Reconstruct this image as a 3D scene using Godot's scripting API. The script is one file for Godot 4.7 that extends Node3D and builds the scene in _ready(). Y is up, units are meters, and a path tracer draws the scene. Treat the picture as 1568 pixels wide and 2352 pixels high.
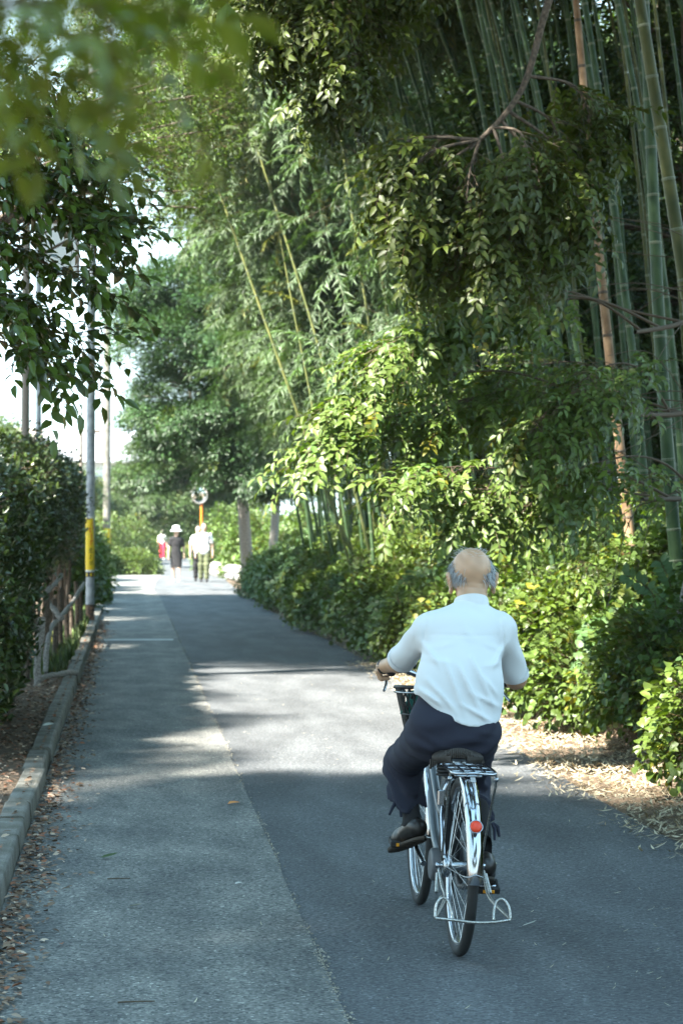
extends Node3D
# A shaded lane beside a bamboo grove, a man riding away on a bicycle.
# Road runs along -z; x = 0 is the line under the camera; units are metres.

var rng := RandomNumberGenerator.new()
var used := {}
var M := {}
var sprig := {}

func _ready():
	rng.seed = 77
	set_view()
	make_materials()
	make_sprigs()
	build_ground()
	build_kerb()
	build_bicycle()
	build_rider()
	build_right_side()
	build_left_side()
	build_far_street()
	build_litter()

func set_view():
	var cam := Camera3D.new()
	cam.name = "camera"
	add_child(cam)
	cam.position = Vector3(0, 1.55, 0)
	cam.rotation = Vector3(atan(41.0 / 5150.0), -atan(484.0 / 5150.0), 0)
	cam.fov = rad_to_deg(2.0 * atan(1176.0 / 5150.0))
	cam.near = 0.05
	cam.far = 1200.0
	var lens := CameraAttributesPhysical.new()
	lens.frustum_focal_length = 80.0
	lens.frustum_focus_distance = 8.4
	lens.exposure_aperture = 7.5
	cam.attributes = lens
	cam.fov = rad_to_deg(2.0 * atan(1176.0 / 5150.0))
	cam.current = true
	var sky_look := ProceduralSkyMaterial.new()
	sky_look.sky_top_color = Color(0.66, 0.865, 1.0)
	sky_look.sky_horizon_color = Color(0.89, 0.99, 1.0)
	sky_look.sky_curve = 0.25
	sky_look.sky_energy_multiplier = 0.68
	sky_look.ground_bottom_color = Color(0.25, 0.27, 0.22)
	sky_look.ground_horizon_color = Color(0.6, 0.66, 0.62)
	var env := Environment.new()
	env.background_mode = Environment.BG_SKY
	env.sky = Sky.new()
	env.sky.sky_material = sky_look
	env.tonemap_mode = Environment.TONE_MAPPER_LINEAR
	env.tonemap_exposure = 7.4
	env.sdfgi_enabled = true
	env.ssao_enabled = true
	env.ssil_enabled = true
	env.fog_enabled = true
	env.fog_density = 0.00022
	env.fog_light_color = Color(0.92, 1.0, 0.97)
	var around := WorldEnvironment.new()
	around.name = "surroundings"
	around.environment = env
	add_child(around)
	var sun := DirectionalLight3D.new()
	sun.name = "sun"
	add_child(sun)
	sun.look_at_from_position(Vector3(-0.55, 0.75, 0.35), Vector3.ZERO)
	sun.light_energy = 1.6
	sun.light_color = Color(1.0, 0.985, 0.94)
	sun.light_angular_distance = 1.1
	sun.shadow_enabled = true

# ---------------------------------------------------------------- mesh building
class MB:
	var v := PackedVector3Array()
	var n := PackedVector3Array()
	var c := PackedColorArray()
	var t := PackedVector2Array()
	var i := PackedInt32Array()
	var tint := Color(1, 1, 1)
	func vert(p: Vector3, q: Vector3, uv := Vector2.ZERO) -> int:
		v.append(p); n.append(q); c.append(tint); t.append(uv)
		return v.size() - 1
	func tri(a: int, b: int, d: int):
		var f := (v[d] - v[a]).cross(v[b] - v[a])
		if f.dot(n[a] + n[b] + n[d]) < 0.0:
			i.append(a); i.append(d); i.append(b)
		else:
			i.append(a); i.append(b); i.append(d)
	func flat_tri(a: Vector3, b: Vector3, d: Vector3):
		var f := (d - a).cross(b - a).normalized()
		i.append(vert(a, f)); i.append(vert(b, f)); i.append(vert(d, f))
	func quad(a: Vector3, b: Vector3, d: Vector3, e: Vector3, q: Vector3):
		var k := vert(a, q, Vector2(0, 1)); vert(b, q, Vector2(1, 1)); vert(d, q, Vector2(1, 0)); vert(e, q, Vector2(0, 0))
		tri(k, k + 1, k + 2); tri(k, k + 2, k + 3)
	func tube(p: Array, r, sides := 8, caps := true, squash := 1.0):
		# p: points; r: one radius or one per point; squash flattens it across its own second axis
		var m := p.size()
		var base := v.size()
		var side := Vector3.ZERO
		for k in m:
			var d: Vector3 = (p[min(k + 1, m - 1)] - p[max(k - 1, 0)]).normalized()
			if side == Vector3.ZERO:
				side = d.cross(Vector3.UP if absf(d.y) < 0.92 else Vector3.RIGHT).normalized()
			else:
				side = (side - d * side.dot(d)).normalized()
			var up := side.cross(d).normalized()
			var w: float = r[k] if r is Array else r
			for s in sides + 1:
				var a := TAU * s / sides
				var q := side * cos(a) + up * (sin(a) * squash)
				vert(p[k] + q * w, (side * cos(a) * squash + up * sin(a)).normalized(), Vector2(float(s) / sides, float(k) / (m - 1)))
		for k in m - 1:
			for s in sides:
				var a := base + k * (sides + 1) + s
				tri(a, a + 1, a + sides + 2); tri(a, a + sides + 2, a + sides + 1)
		if caps:
			for e in 2:
				var k := 0 if e == 0 else m - 1
				var d: Vector3 = (p[0] - p[1]).normalized() if e == 0 else (p[m - 1] - p[m - 2]).normalized()
				var mid := vert(p[k], d)
				var first := v.size()
				for s in sides + 1:
					vert(v[base + k * (sides + 1) + s], d)
				for s in sides:
					tri(mid, first + s, first + s + 1)
	func lathe(at: Basis, o: Vector3, prof: Array, sides := 16, from := 0.0, to := TAU):
		# prof: Vector2(radius, height along at.y)
		var base := v.size()
		var m := prof.size()
		for k in m:
			var d: Vector2 = (prof[min(k + 1, m - 1)] - prof[max(k - 1, 0)]).normalized()
			for s in sides + 1:
				var a := from + (to - from) * s / sides
				var ring := at.x * cos(a) + at.z * sin(a)
				var q := (ring * d.y - at.y * d.x)
				vert(o + ring * prof[k].x + at.y * prof[k].y, q.normalized() if q.length() > 0.0 else at.y, Vector2(float(s) / sides, float(k) / (m - 1)))
		for k in m - 1:
			for s in sides:
				var a := base + k * (sides + 1) + s
				tri(a, a + 1, a + sides + 2); tri(a, a + sides + 2, a + sides + 1)
	func box(o: Vector3, s: Vector3, b := Basis.IDENTITY, e := 0.0):
		# a box with chamfered edges of width e
		var h := s * 0.5
		var g := h - Vector3(e, e, e)
		for ax in 3:
			for sg in [-1.0, 1.0]:
				var nx := Vector3.ZERO; nx[ax] = sg
				var p := []
				var u := (ax + 1) % 3
				var w := (ax + 2) % 3
				for k in [[-1, -1], [1, -1], [1, 1], [-1, 1]]:
					var q := Vector3.ZERO
					q[ax] = h[ax] * sg; q[u] = g[u] * k[0]; q[w] = g[w] * k[1]
					p.append(o + b * q)
				quad(p[0], p[1], p[2], p[3], b * nx)
		if e > 0.0:
			for ax in 3:
				var u := (ax + 1) % 3
				var w := (ax + 2) % 3
				for su in [-1.0, 1.0]:
					for sw in [-1.0, 1.0]:
						var p := []
						for k in [[-1.0, 0], [1.0, 0], [1.0, 1], [-1.0, 1]]:
							var q := Vector3.ZERO
							q[ax] = g[ax] * k[0]
							q[u] = (h[u] if k[1] == 0 else g[u]) * su
							q[w] = (g[w] if k[1] == 0 else h[w]) * sw
							p.append(o + b * q)
						var nx := Vector3.ZERO; nx[u] = su; nx[w] = sw
						quad(p[0], p[1], p[2], p[3], (b * nx).normalized())
			for sx in [-1.0, 1.0]:
				for sy in [-1.0, 1.0]:
					for sz in [-1.0, 1.0]:
						var sg := Vector3(sx, sy, sz)
						var q := (b * sg).normalized()
						var k := vert(o + b * (Vector3(h.x, g.y, g.z) * sg), q)
						vert(o + b * (Vector3(g.x, h.y, g.z) * sg), q); vert(o + b * (Vector3(g.x, g.y, h.z) * sg), q)
						tri(k, k + 1, k + 2)
	func leaf(o: Vector3, d: Vector3, up: Vector3, ln: float, wd: float, droop := 0.25, fine := true):
		# blade with a folded midrib; d runs to the tip, up is the upper face
		var s := d.cross(up).normalized()
		var u := s.cross(d).normalized()
		if fine:
			var a := o + d * ln * 0.38 + u * ln * 0.03
			var b := o + d * ln * 0.72 - u * ln * droop * 0.45
			var e := o + d * ln * 0.97 - u * ln * droop
			var k := v.size()
			var n1 := (u + s * 0.35).normalized(); var n2 := (u - s * 0.35).normalized()
			var tip := (u * 0.8 + d * droop * 1.6).normalized()
			vert(o, u); vert(a, u); vert(b, (u + d * droop).normalized()); vert(e, tip)
			vert(o + d * ln * 0.3 + s * wd * 0.5 + u * wd * 0.14, n2); vert(o + d * ln * 0.64 + s * wd * 0.42 + u * (wd * 0.13 - ln * droop * 0.33), n2)
			vert(o + d * ln * 0.3 - s * wd * 0.5 + u * wd * 0.14, n1); vert(o + d * ln * 0.64 - s * wd * 0.42 + u * (wd * 0.13 - ln * droop * 0.33), n1)
			for f in [[0, 4, 1], [1, 4, 5], [1, 5, 2], [2, 5, 3], [0, 1, 6], [1, 7, 6], [1, 2, 7], [2, 3, 7]]:
				tri(k + f[0], k + f[1], k + f[2])
		else:
			var k := v.size()
			var mid := o + d * ln * 0.45
			vert(o, u); vert(mid + s * wd * 0.5 + u * wd * 0.12, (u - s * 0.3).normalized()); vert(mid - s * wd * 0.5 + u * wd * 0.12, (u + s * 0.3).normalized()); vert(o + d * ln - u * ln * droop, u)
			tri(k, k + 1, k + 3); tri(k, k + 3, k + 2)
	func mesh() -> ArrayMesh:
		var a := []
		a.resize(Mesh.ARRAY_MAX)
		a[Mesh.ARRAY_VERTEX] = v; a[Mesh.ARRAY_NORMAL] = n; a[Mesh.ARRAY_COLOR] = c; a[Mesh.ARRAY_TEX_UV] = t; a[Mesh.ARRAY_INDEX] = i
		var r := ArrayMesh.new()
		r.add_surface_from_arrays(Mesh.PRIMITIVE_TRIANGLES, a)
		return r

func smooth(p: Array, steps := 6) -> Array:
	# Catmull-Rom through the points
	var out := []
	for k in p.size() - 1:
		var a = p[max(k - 1, 0)]; var b = p[k]; var c = p[k + 1]; var d = p[min(k + 2, p.size() - 1)]
		for s in steps:
			var t := float(s) / steps
			out.append(0.5 * ((2.0 * b) + (c - a) * t + (2.0 * a - 5.0 * b + 4.0 * c - d) * t * t + (3.0 * b - a - 3.0 * c + d) * t * t * t))
	out.append(p[p.size() - 1])
	return out

func taper(r0: float, r1: float, m: int) -> Array:
	var out := []
	for k in m: out.append(lerpf(r0, r1, float(k) / (m - 1)))
	return out

# ---------------------------------------------------------------- naming
func numbered(called: String) -> String:
	var k: int = used.get(called, 0)
	used[called] = k + 1
	return called if k == 0 else "%s_%03d" % [called, k]

func thing(called: String, label: String, category: String, at := Vector3.ZERO, group := "") -> Node3D:
	var o := Node3D.new()
	o.name = numbered(called)
	add_child(o)
	o.position = at
	tag(o, label, category, group)
	return o

func tag(o: Node, label: String, category: String, group := ""):
	o.set_meta("label", label); o.set_meta("category", category)
	if group: o.set_meta("group", group)

func part(called: String, m, mat: Material, parent: Node3D, at := Vector3.ZERO, label := "") -> MeshInstance3D:
	var o := MeshInstance3D.new()
	o.name = called
	o.mesh = m.mesh() if m is MB else m
	o.material_override = mat
	parent.add_child(o, true)
	o.position = at
	if label: o.set_meta("label", label)
	return o

func structure(called: String, m, mat: Material) -> MeshInstance3D:
	var o := part(numbered(called), m, mat, self)
	o.set_meta("kind", "structure")
	return o

func scatter(called: String, mesh: Mesh, mat: Material, parent: Node3D, where: Array, tints: PackedColorArray) -> MultiMeshInstance3D:
	# many copies of one leafy mesh that nobody could count
	var mm := MultiMesh.new()
	mm.transform_format = MultiMesh.TRANSFORM_3D
	mm.use_colors = true
	mm.mesh = mesh
	mm.instance_count = where.size()
	for k in where.size():
		mm.set_instance_transform(k, where[k])
		mm.set_instance_color(k, tints[k])
	var o := MultiMeshInstance3D.new()
	o.name = called
	o.multimesh = mm
	o.material_override = mat
	o.set_meta("kind", "stuff")
	parent.add_child(o, true)
	return o

# ---------------------------------------------------------------- materials
func mat(lin: Color, rough := 0.7, metal := 0.0) -> StandardMaterial3D:
	var m := StandardMaterial3D.new()
	m.albedo_color = lin.linear_to_srgb()
	m.roughness = rough
	m.metallic = metal
	return m

func noise_tex(freq: float, lo: Color, hi: Color, seed_ := 1, size := 512, octaves := 4, type := FastNoiseLite.TYPE_SIMPLEX_SMOOTH, mid = null) -> NoiseTexture2D:
	var f := FastNoiseLite.new()
	f.noise_type = type
	f.frequency = freq
	f.seed = seed_
	f.fractal_octaves = octaves
	var g := Gradient.new()
	g.set_color(0, lo.linear_to_srgb()); g.set_color(1, hi.linear_to_srgb())
	g.set_offset(0, 0.2); g.set_offset(1, 0.8)
	if mid is Color: g.add_point(0.5, mid.linear_to_srgb())
	var t := NoiseTexture2D.new()
	t.width = size; t.height = size
	t.seamless = true
	t.noise = f
	t.color_ramp = g
	return t

func speckle_tex(lo: Color, hi: Color, seed_: int, size := 768, pale := 0.02) -> ImageTexture:
	# stone chips bound in tar or cement: irregular grains a few texels wide
	var im := Image.create(size, size, false, Image.FORMAT_RGB8)
	var r := RandomNumberGenerator.new()
	r.seed = seed_
	var base := lo.lerp(hi, 0.42).linear_to_srgb()
	im.fill(base)
	for k in size * size / 5:
		var x := r.randi() % size
		var y := r.randi() % size
		var f := r.randf()
		f = f * f * (3.0 - 2.0 * f)
		var col := lo.lerp(hi, f)
		if r.randf() < pale: col = hi * 1.7
		col.a = 1.0
		im.fill_rect(Rect2i(x, y, 1 + r.randi() % 3, 1 + r.randi() % 3), col.linear_to_srgb())
	im.generate_mipmaps()
	return ImageTexture.create_from_image(im)

func triplanar(m: StandardMaterial3D, tile: float, world := true):
	m.uv1_triplanar = true
	m.uv1_world_triplanar = world
	m.uv1_scale = Vector3.ONE / tile
	m.uv1_triplanar_sharpness = 4.0

func over(m: StandardMaterial3D, tex: Texture2D, tile: float, long := 1.0):
	# a second, coarse layer multiplied over the fine one
	m.detail_enabled = true
	m.detail_albedo = tex
	m.detail_blend_mode = BaseMaterial3D.BLEND_MODE_MUL
	m.detail_uv_layer = BaseMaterial3D.DETAIL_UV_2
	m.uv2_triplanar = true
	m.uv2_world_triplanar = true
	m.uv2_scale = Vector3.ONE / tile
	if long > 1.0: m.uv2_scale.z /= long

func leaf_mat(rough: float, through: Color) -> StandardMaterial3D:
	var m := mat(Color(1, 1, 1), rough)
	m.vertex_color_use_as_albedo = true
	m.cull_mode = BaseMaterial3D.CULL_DISABLED
	m.backlight_enabled = true
	m.backlight = through.linear_to_srgb()
	return m

func make_materials():
	var bumps := noise_tex(0.22, Color(0, 0, 0), Color(1, 1, 1), 5, 512, 3)
	M.asphalt = mat(Color(1, 1, 1), 0.82)
	M.asphalt.albedo_texture = speckle_tex(Color(0.04, 0.043, 0.048), Color(0.15, 0.155, 0.16), 11)
	triplanar(M.asphalt, 3.1)
	over(M.asphalt, noise_tex(0.009, Color(0.62, 0.62, 0.63), Color(1.0, 1.0, 1.0), 8, 512, 6), 2.6, 4.0)
	M.asphalt.heightmap_enabled = true
	M.asphalt.heightmap_texture = bumps
	M.asphalt.heightmap_scale = 0.5
	M.strip = mat(Color(1, 1, 1), 0.85)
	M.strip.albedo_texture = speckle_tex(Color(0.05, 0.054, 0.056), Color(0.32, 0.31, 0.285), 23)
	triplanar(M.strip, 3.4)
	over(M.strip, noise_tex(0.010, Color(0.52, 0.53, 0.54), Color(1.0, 0.99, 0.95), 9, 512, 6), 2.3, 2.5)
	M.strip.heightmap_enabled = true
	M.strip.heightmap_texture = bumps
	M.strip.heightmap_scale = 0.5
	M.soil = mat(Color(1, 1, 1), 0.95)
	M.soil.albedo_texture = noise_tex(0.05, Color(0.05, 0.032, 0.02), Color(0.17, 0.12, 0.075), 12, 512, 5)
	triplanar(M.soil, 1.3)
	M.concrete = mat(Color(1, 1, 1), 0.9)
	M.concrete.albedo_texture = speckle_tex(Color(0.14, 0.13, 0.115), Color(0.27, 0.255, 0.23), 31, 512, 0.005)
	triplanar(M.concrete, 1.1)
	over(M.concrete, noise_tex(0.012, Color(0.5, 0.49, 0.42), Color(1, 1, 1), 15, 512, 5), 1.7)
	M.grit = mat(Color(0.28, 0.25, 0.2), 0.95)
	M.paint = mat(Color(0.42, 0.43, 0.42), 0.8)
	M.leaf = leaf_mat(0.5, Color(0.55, 0.6, 0.12))
	M.glossy_leaf = leaf_mat(0.3, Color(0.25, 0.3, 0.06))
	M.matte_leaf = leaf_mat(0.55, Color(0.5, 0.6, 0.2))
	M.dry_leaf = leaf_mat(0.8, Color(0.15, 0.12, 0.06))
	M.bark = mat(Color(1, 1, 1), 0.9)
	M.bark.albedo_texture = noise_tex(0.03, Color(0.045, 0.033, 0.024), Color(0.15, 0.115, 0.085), 41, 512, 5)
	triplanar(M.bark, 0.5)
	M.pale_bark = mat(Color(1, 1, 1), 0.9)
	M.pale_bark.albedo_texture = noise_tex(0.03, Color(0.14, 0.125, 0.105), Color(0.34, 0.31, 0.27), 42, 512, 5)
	triplanar(M.pale_bark, 0.6)
	M.grey_wood = mat(Color(1, 1, 1), 0.9)
	M.grey_wood.albedo_texture = noise_tex(0.05, Color(0.13, 0.115, 0.1), Color(0.36, 0.34, 0.32), 43, 256, 4)
	triplanar(M.grey_wood, 0.35)
	M.twig = mat(Color(0.085, 0.06, 0.038), 0.85)
	for k in 3:
		var name_: String = ["culm", "old_culm", "dead_culm"][k]
		var m := mat(Color(1, 1, 1), [0.42, 0.46, 0.6][k])
		m.albedo_texture = noise_tex(0.012, [Color(0.022, 0.045, 0.019), Color(0.042, 0.052, 0.018), Color(0.15, 0.09, 0.05)][k], [Color(0.05, 0.085, 0.038), Color(0.085, 0.09, 0.032), Color(0.30, 0.2, 0.12)][k], 50 + k, 256, 4)
		triplanar(m, 0.8)
		m.metallic_specular = 0.3
		M[name_] = m
	M.pale_culm = mat(Color(1, 1, 1), 0.4)
	M.pale_culm.albedo_texture = noise_tex(0.012, Color(0.09, 0.11, 0.035), Color(0.18, 0.185, 0.06), 58, 256, 4)
	triplanar(M.pale_culm, 0.8)
	M.ring = mat(Color(0.11, 0.13, 0.08), 0.6)
	M.dark_ring = mat(Color(0.06, 0.045, 0.03), 0.7)

# ---------------------------------------------------------------- sprigs
func make_sprigs():
	var r := RandomNumberGenerator.new()
	r.seed = 5
	# broad leaves in two ranks on a drooping twig, the twig running along +x
	sprig.broad = twig_sprig(r, 0.34, 11, 0.078, 0.036, Color(0.094, 0.126, 0.021), true)
	sprig.broad_b = twig_sprig(r, 0.28, 9, 0.07, 0.034, Color(0.09, 0.124, 0.021), true)
	sprig.camellia = tuft_sprig(r, 0.16, 12, 0.062, 0.031, Color(0.036, 0.055, 0.016), true)
	sprig.shrub = tuft_sprig(r, 0.16, 12, 0.052, 0.034, Color(0.086, 0.126, 0.025), true)
	sprig.ivy = tuft_sprig(r, 0.13, 9, 0.06, 0.055, Color(0.07, 0.11, 0.036), true)
	sprig.far = tuft_sprig(r, 0.34, 22, 0.11, 0.045, Color(0.058, 0.082, 0.026), false)
	sprig.bamboo = bamboo_sprig(r)
	sprig.maple = tuft_sprig(r, 0.26, 18, 0.06, 0.028, Color(0.075, 0.112, 0.022), false)
	sprig.grass = grass_sprig(r)

func twig_sprig(r, ln: float, n: int, ll: float, lw: float, col: Color, fine: bool) -> Mesh:
	var b := MB.new()
	b.tint = Color(0.16, 0.10, 0.05)
	var path := []
	for k in 5:
		var f := k / 4.0
		path.append(Vector3(ln * f, -0.07 * f * f, 0))
	b.tube(path, taper(0.0022, 0.0009, 5), 4, false)
	for k in n:
		var f := 0.12 + 0.88 * k / (n - 1.0)
		var o := Vector3(ln * f, -0.07 * f * f, 0)
		var sd := -1.0 if k % 2 else 1.0
		var d := Vector3(0.6 + r.randf_range(-0.5, 0.4), r.randf_range(-0.7, 0.1), sd * r.randf_range(0.3, 1.0))
		if k == n - 1: d = Vector3(1, -0.35, r.randf_range(-0.3, 0.3))
		b.tint = col * r.randf_range(0.75, 1.3)
		b.leaf(o, d.normalized(), (Vector3.UP + Vector3(r.randf_range(-0.6, 0.6), 0, r.randf_range(-0.6, 0.6))).normalized(), ll * r.randf_range(0.75, 1.15), lw * r.randf_range(0.85, 1.15), r.randf_range(0.08, 0.4), fine)
	return b.mesh()

func tuft_sprig(r, rad: float, n: int, ll: float, lw: float, col: Color, fine: bool) -> Mesh:
	# leaves round a short branching twig that points along +x
	var b := MB.new()
	b.tint = Color(0.11, 0.075, 0.045)
	for k in 3:
		b.tube([Vector3.ZERO, Vector3(rad * 0.9, r.randf_range(-0.3, 0.4) * rad, r.randf_range(-0.5, 0.5) * rad)], [0.002, 0.0008], 3, false)
	for k in n:
		var o := Vector3(r.randf_range(0.1, 1.0), r.randf_range(-0.5, 0.5), r.randf_range(-0.6, 0.6)) * rad
		var d := Vector3(r.randf_range(0.1, 1.0), r.randf_range(-0.7, 0.4), r.randf_range(-1, 1)).normalized()
		b.tint = col * r.randf_range(0.7, 1.35)
		b.leaf(o, d, (Vector3.UP + Vector3(r.randf_range(0, 0.9), 0, r.randf_range(-0.5, 0.5))).normalized(), ll * r.randf_range(0.7, 1.2), lw * r.randf_range(0.8, 1.2), r.randf_range(0.0, 0.35), fine)
	return b.mesh()

func bamboo_sprig(r) -> Mesh:
	# a drooping wand with fans of narrow leaves
	var b := MB.new()
	b.tint = Color(0.14, 0.14, 0.06)
	var path := []
	for k in 6:
		var f := k / 5.0
		path.append(Vector3(0.5 * f, 0.06 * f - 0.28 * f * f, 0))
	b.tube(path, taper(0.0022, 0.0008, 6), 3, false)
	for k in 9:
		var f := 0.2 + 0.8 * k / 8.0
		var o := Vector3(0.5 * f, 0.06 * f - 0.28 * f * f, 0)
		for j in 4:
			var d := Vector3(r.randf_range(0.2, 1.0), r.randf_range(-1.1, -0.1), r.randf_range(-0.9, 0.9)).normalized()
			b.tint = Color(0.075, 0.105, 0.045) * r.randf_range(0.75, 1.35)
			b.leaf(o, d, (Vector3.UP + Vector3(0.5, 0, r.randf_range(-0.5, 0.5))).normalized(), r.randf_range(0.08, 0.14), r.randf_range(0.012, 0.018), r.randf_range(0.05, 0.35), false)
	return b.mesh()

func grass_sprig(r) -> Mesh:
	var b := MB.new()
	for k in 12:
		var d := Vector3(r.randf_range(-0.5, 0.5), 1, r.randf_range(-0.5, 0.5)).normalized()
		b.tint = Color(0.075, 0.125, 0.035) * r.randf_range(0.7, 1.4)
		b.leaf(Vector3(r.randf_range(-0.04, 0.04), 0, r.randf_range(-0.04, 0.04)), d, Vector3(d.x, 0.1, d.z).normalized(), r.randf_range(0.08, 0.2), 0.007, 0.4, false)
	return b.mesh()

func facing(d: Vector3, roll: float, s: float, o: Vector3) -> Transform3D:
	# +x of the copy runs along d, +y as upright as it can be, rolled a little
	d = d.normalized()
	var z := d.cross(Vector3.UP)
	if z.length() < 0.05: z = Vector3(0, 0, 1)
	z = z.normalized()
	var y := z.cross(d).normalized()
	return Transform3D(Basis(d, y, z).rotated(d, roll).scaled(Vector3(s, s, s)), o)

func unit(r: RandomNumberGenerator) -> Vector3:
	var z := r.randf_range(-1, 1)
	var a := r.randf() * TAU
	var q := sqrt(1.0 - z * z)
	return Vector3(q * cos(a), z, q * sin(a))

func shade_of(r: RandomNumberGenerator, base: Color, vary := 0.3, yellow := 0.0) -> Color:
	var f := r.randf_range(1.0 - vary, 1.0 + vary)
	var c := Color(base.r * f, base.g * f, base.b * f)
	if r.randf() < yellow: c = Color(c.r * 1.8, c.g * 1.15, c.b * 0.6)
	return c

func clumps(r: RandomNumberGenerator, centre: Vector3, radii: Vector3, count: int, size: float) -> Array:
	# clump centres [point, radius] spread over the outer part of an ellipsoid
	var out := []
	for k in count:
		var u := unit(r) * pow(r.randf(), 0.25)
		out.append([centre + u * radii * 0.85, size * r.randf_range(0.65, 1.3), u])
	return out

func leafy(r: RandomNumberGenerator, cl: Array, per: float, s: float, droop: float, where: Array, tints: PackedColorArray, tint: Color, vary := 0.3, yellow := 0.0):
	for c in cl:
		var shade: float = r.randf_range(0.8, 1.2)
		for k in int(per * c[1] * c[1]):
			var u := unit(r)
			if u.y < -0.3: u.y *= -0.6
			var o: Vector3 = c[0] + u * c[1] * Vector3(1, 0.75, 1) * pow(r.randf(), 0.35)
			var d: Vector3 = u + c[2] * 0.5 + Vector3(0, -droop, 0)
			where.append(facing(d, r.randf_range(-0.5, 0.5), s * r.randf_range(0.75, 1.25), o))
			tints.append(shade_of(r, tint * shade, vary, yellow))

# ---------------------------------------------------------------- ground, road, kerb
func foot(z: float) -> float:
	# where the bank on the grove side starts, z counted as distance
	return 2.68 + 0.92 * exp(-maxf(z - 12.0, 0.0) / 17.0) + 0.06 * sin(z * 0.9)

func bank_height(x: float, z: float) -> float:
	var q := x - foot(z)
	if q < 0.0: return 0.0
	var h := 1.25 * (1.0 - exp(-q / 0.75)) + 0.05 * sin(x * 2.3 + z * 0.7) * minf(q, 1.0)
	return h * smoothstep(-2.0, 6.0, z) * (1.0 - smoothstep(46.0, 58.0, z))

func sheet(p: Array, y: float, rows_ := 1) -> MB:
	# flat strip between a left and a right edge: p = [[x0, x1, z], ...]
	var b := MB.new()
	for k in p.size():
		b.vert(Vector3(p[k][0], y, p[k][2]), Vector3.UP); b.vert(Vector3(p[k][1], y, p[k][2]), Vector3.UP)
	for k in p.size() - 1:
		b.tri(k * 2, k * 2 + 1, k * 2 + 3); b.tri(k * 2, k * 2 + 3, k * 2 + 2)
	return b

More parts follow.
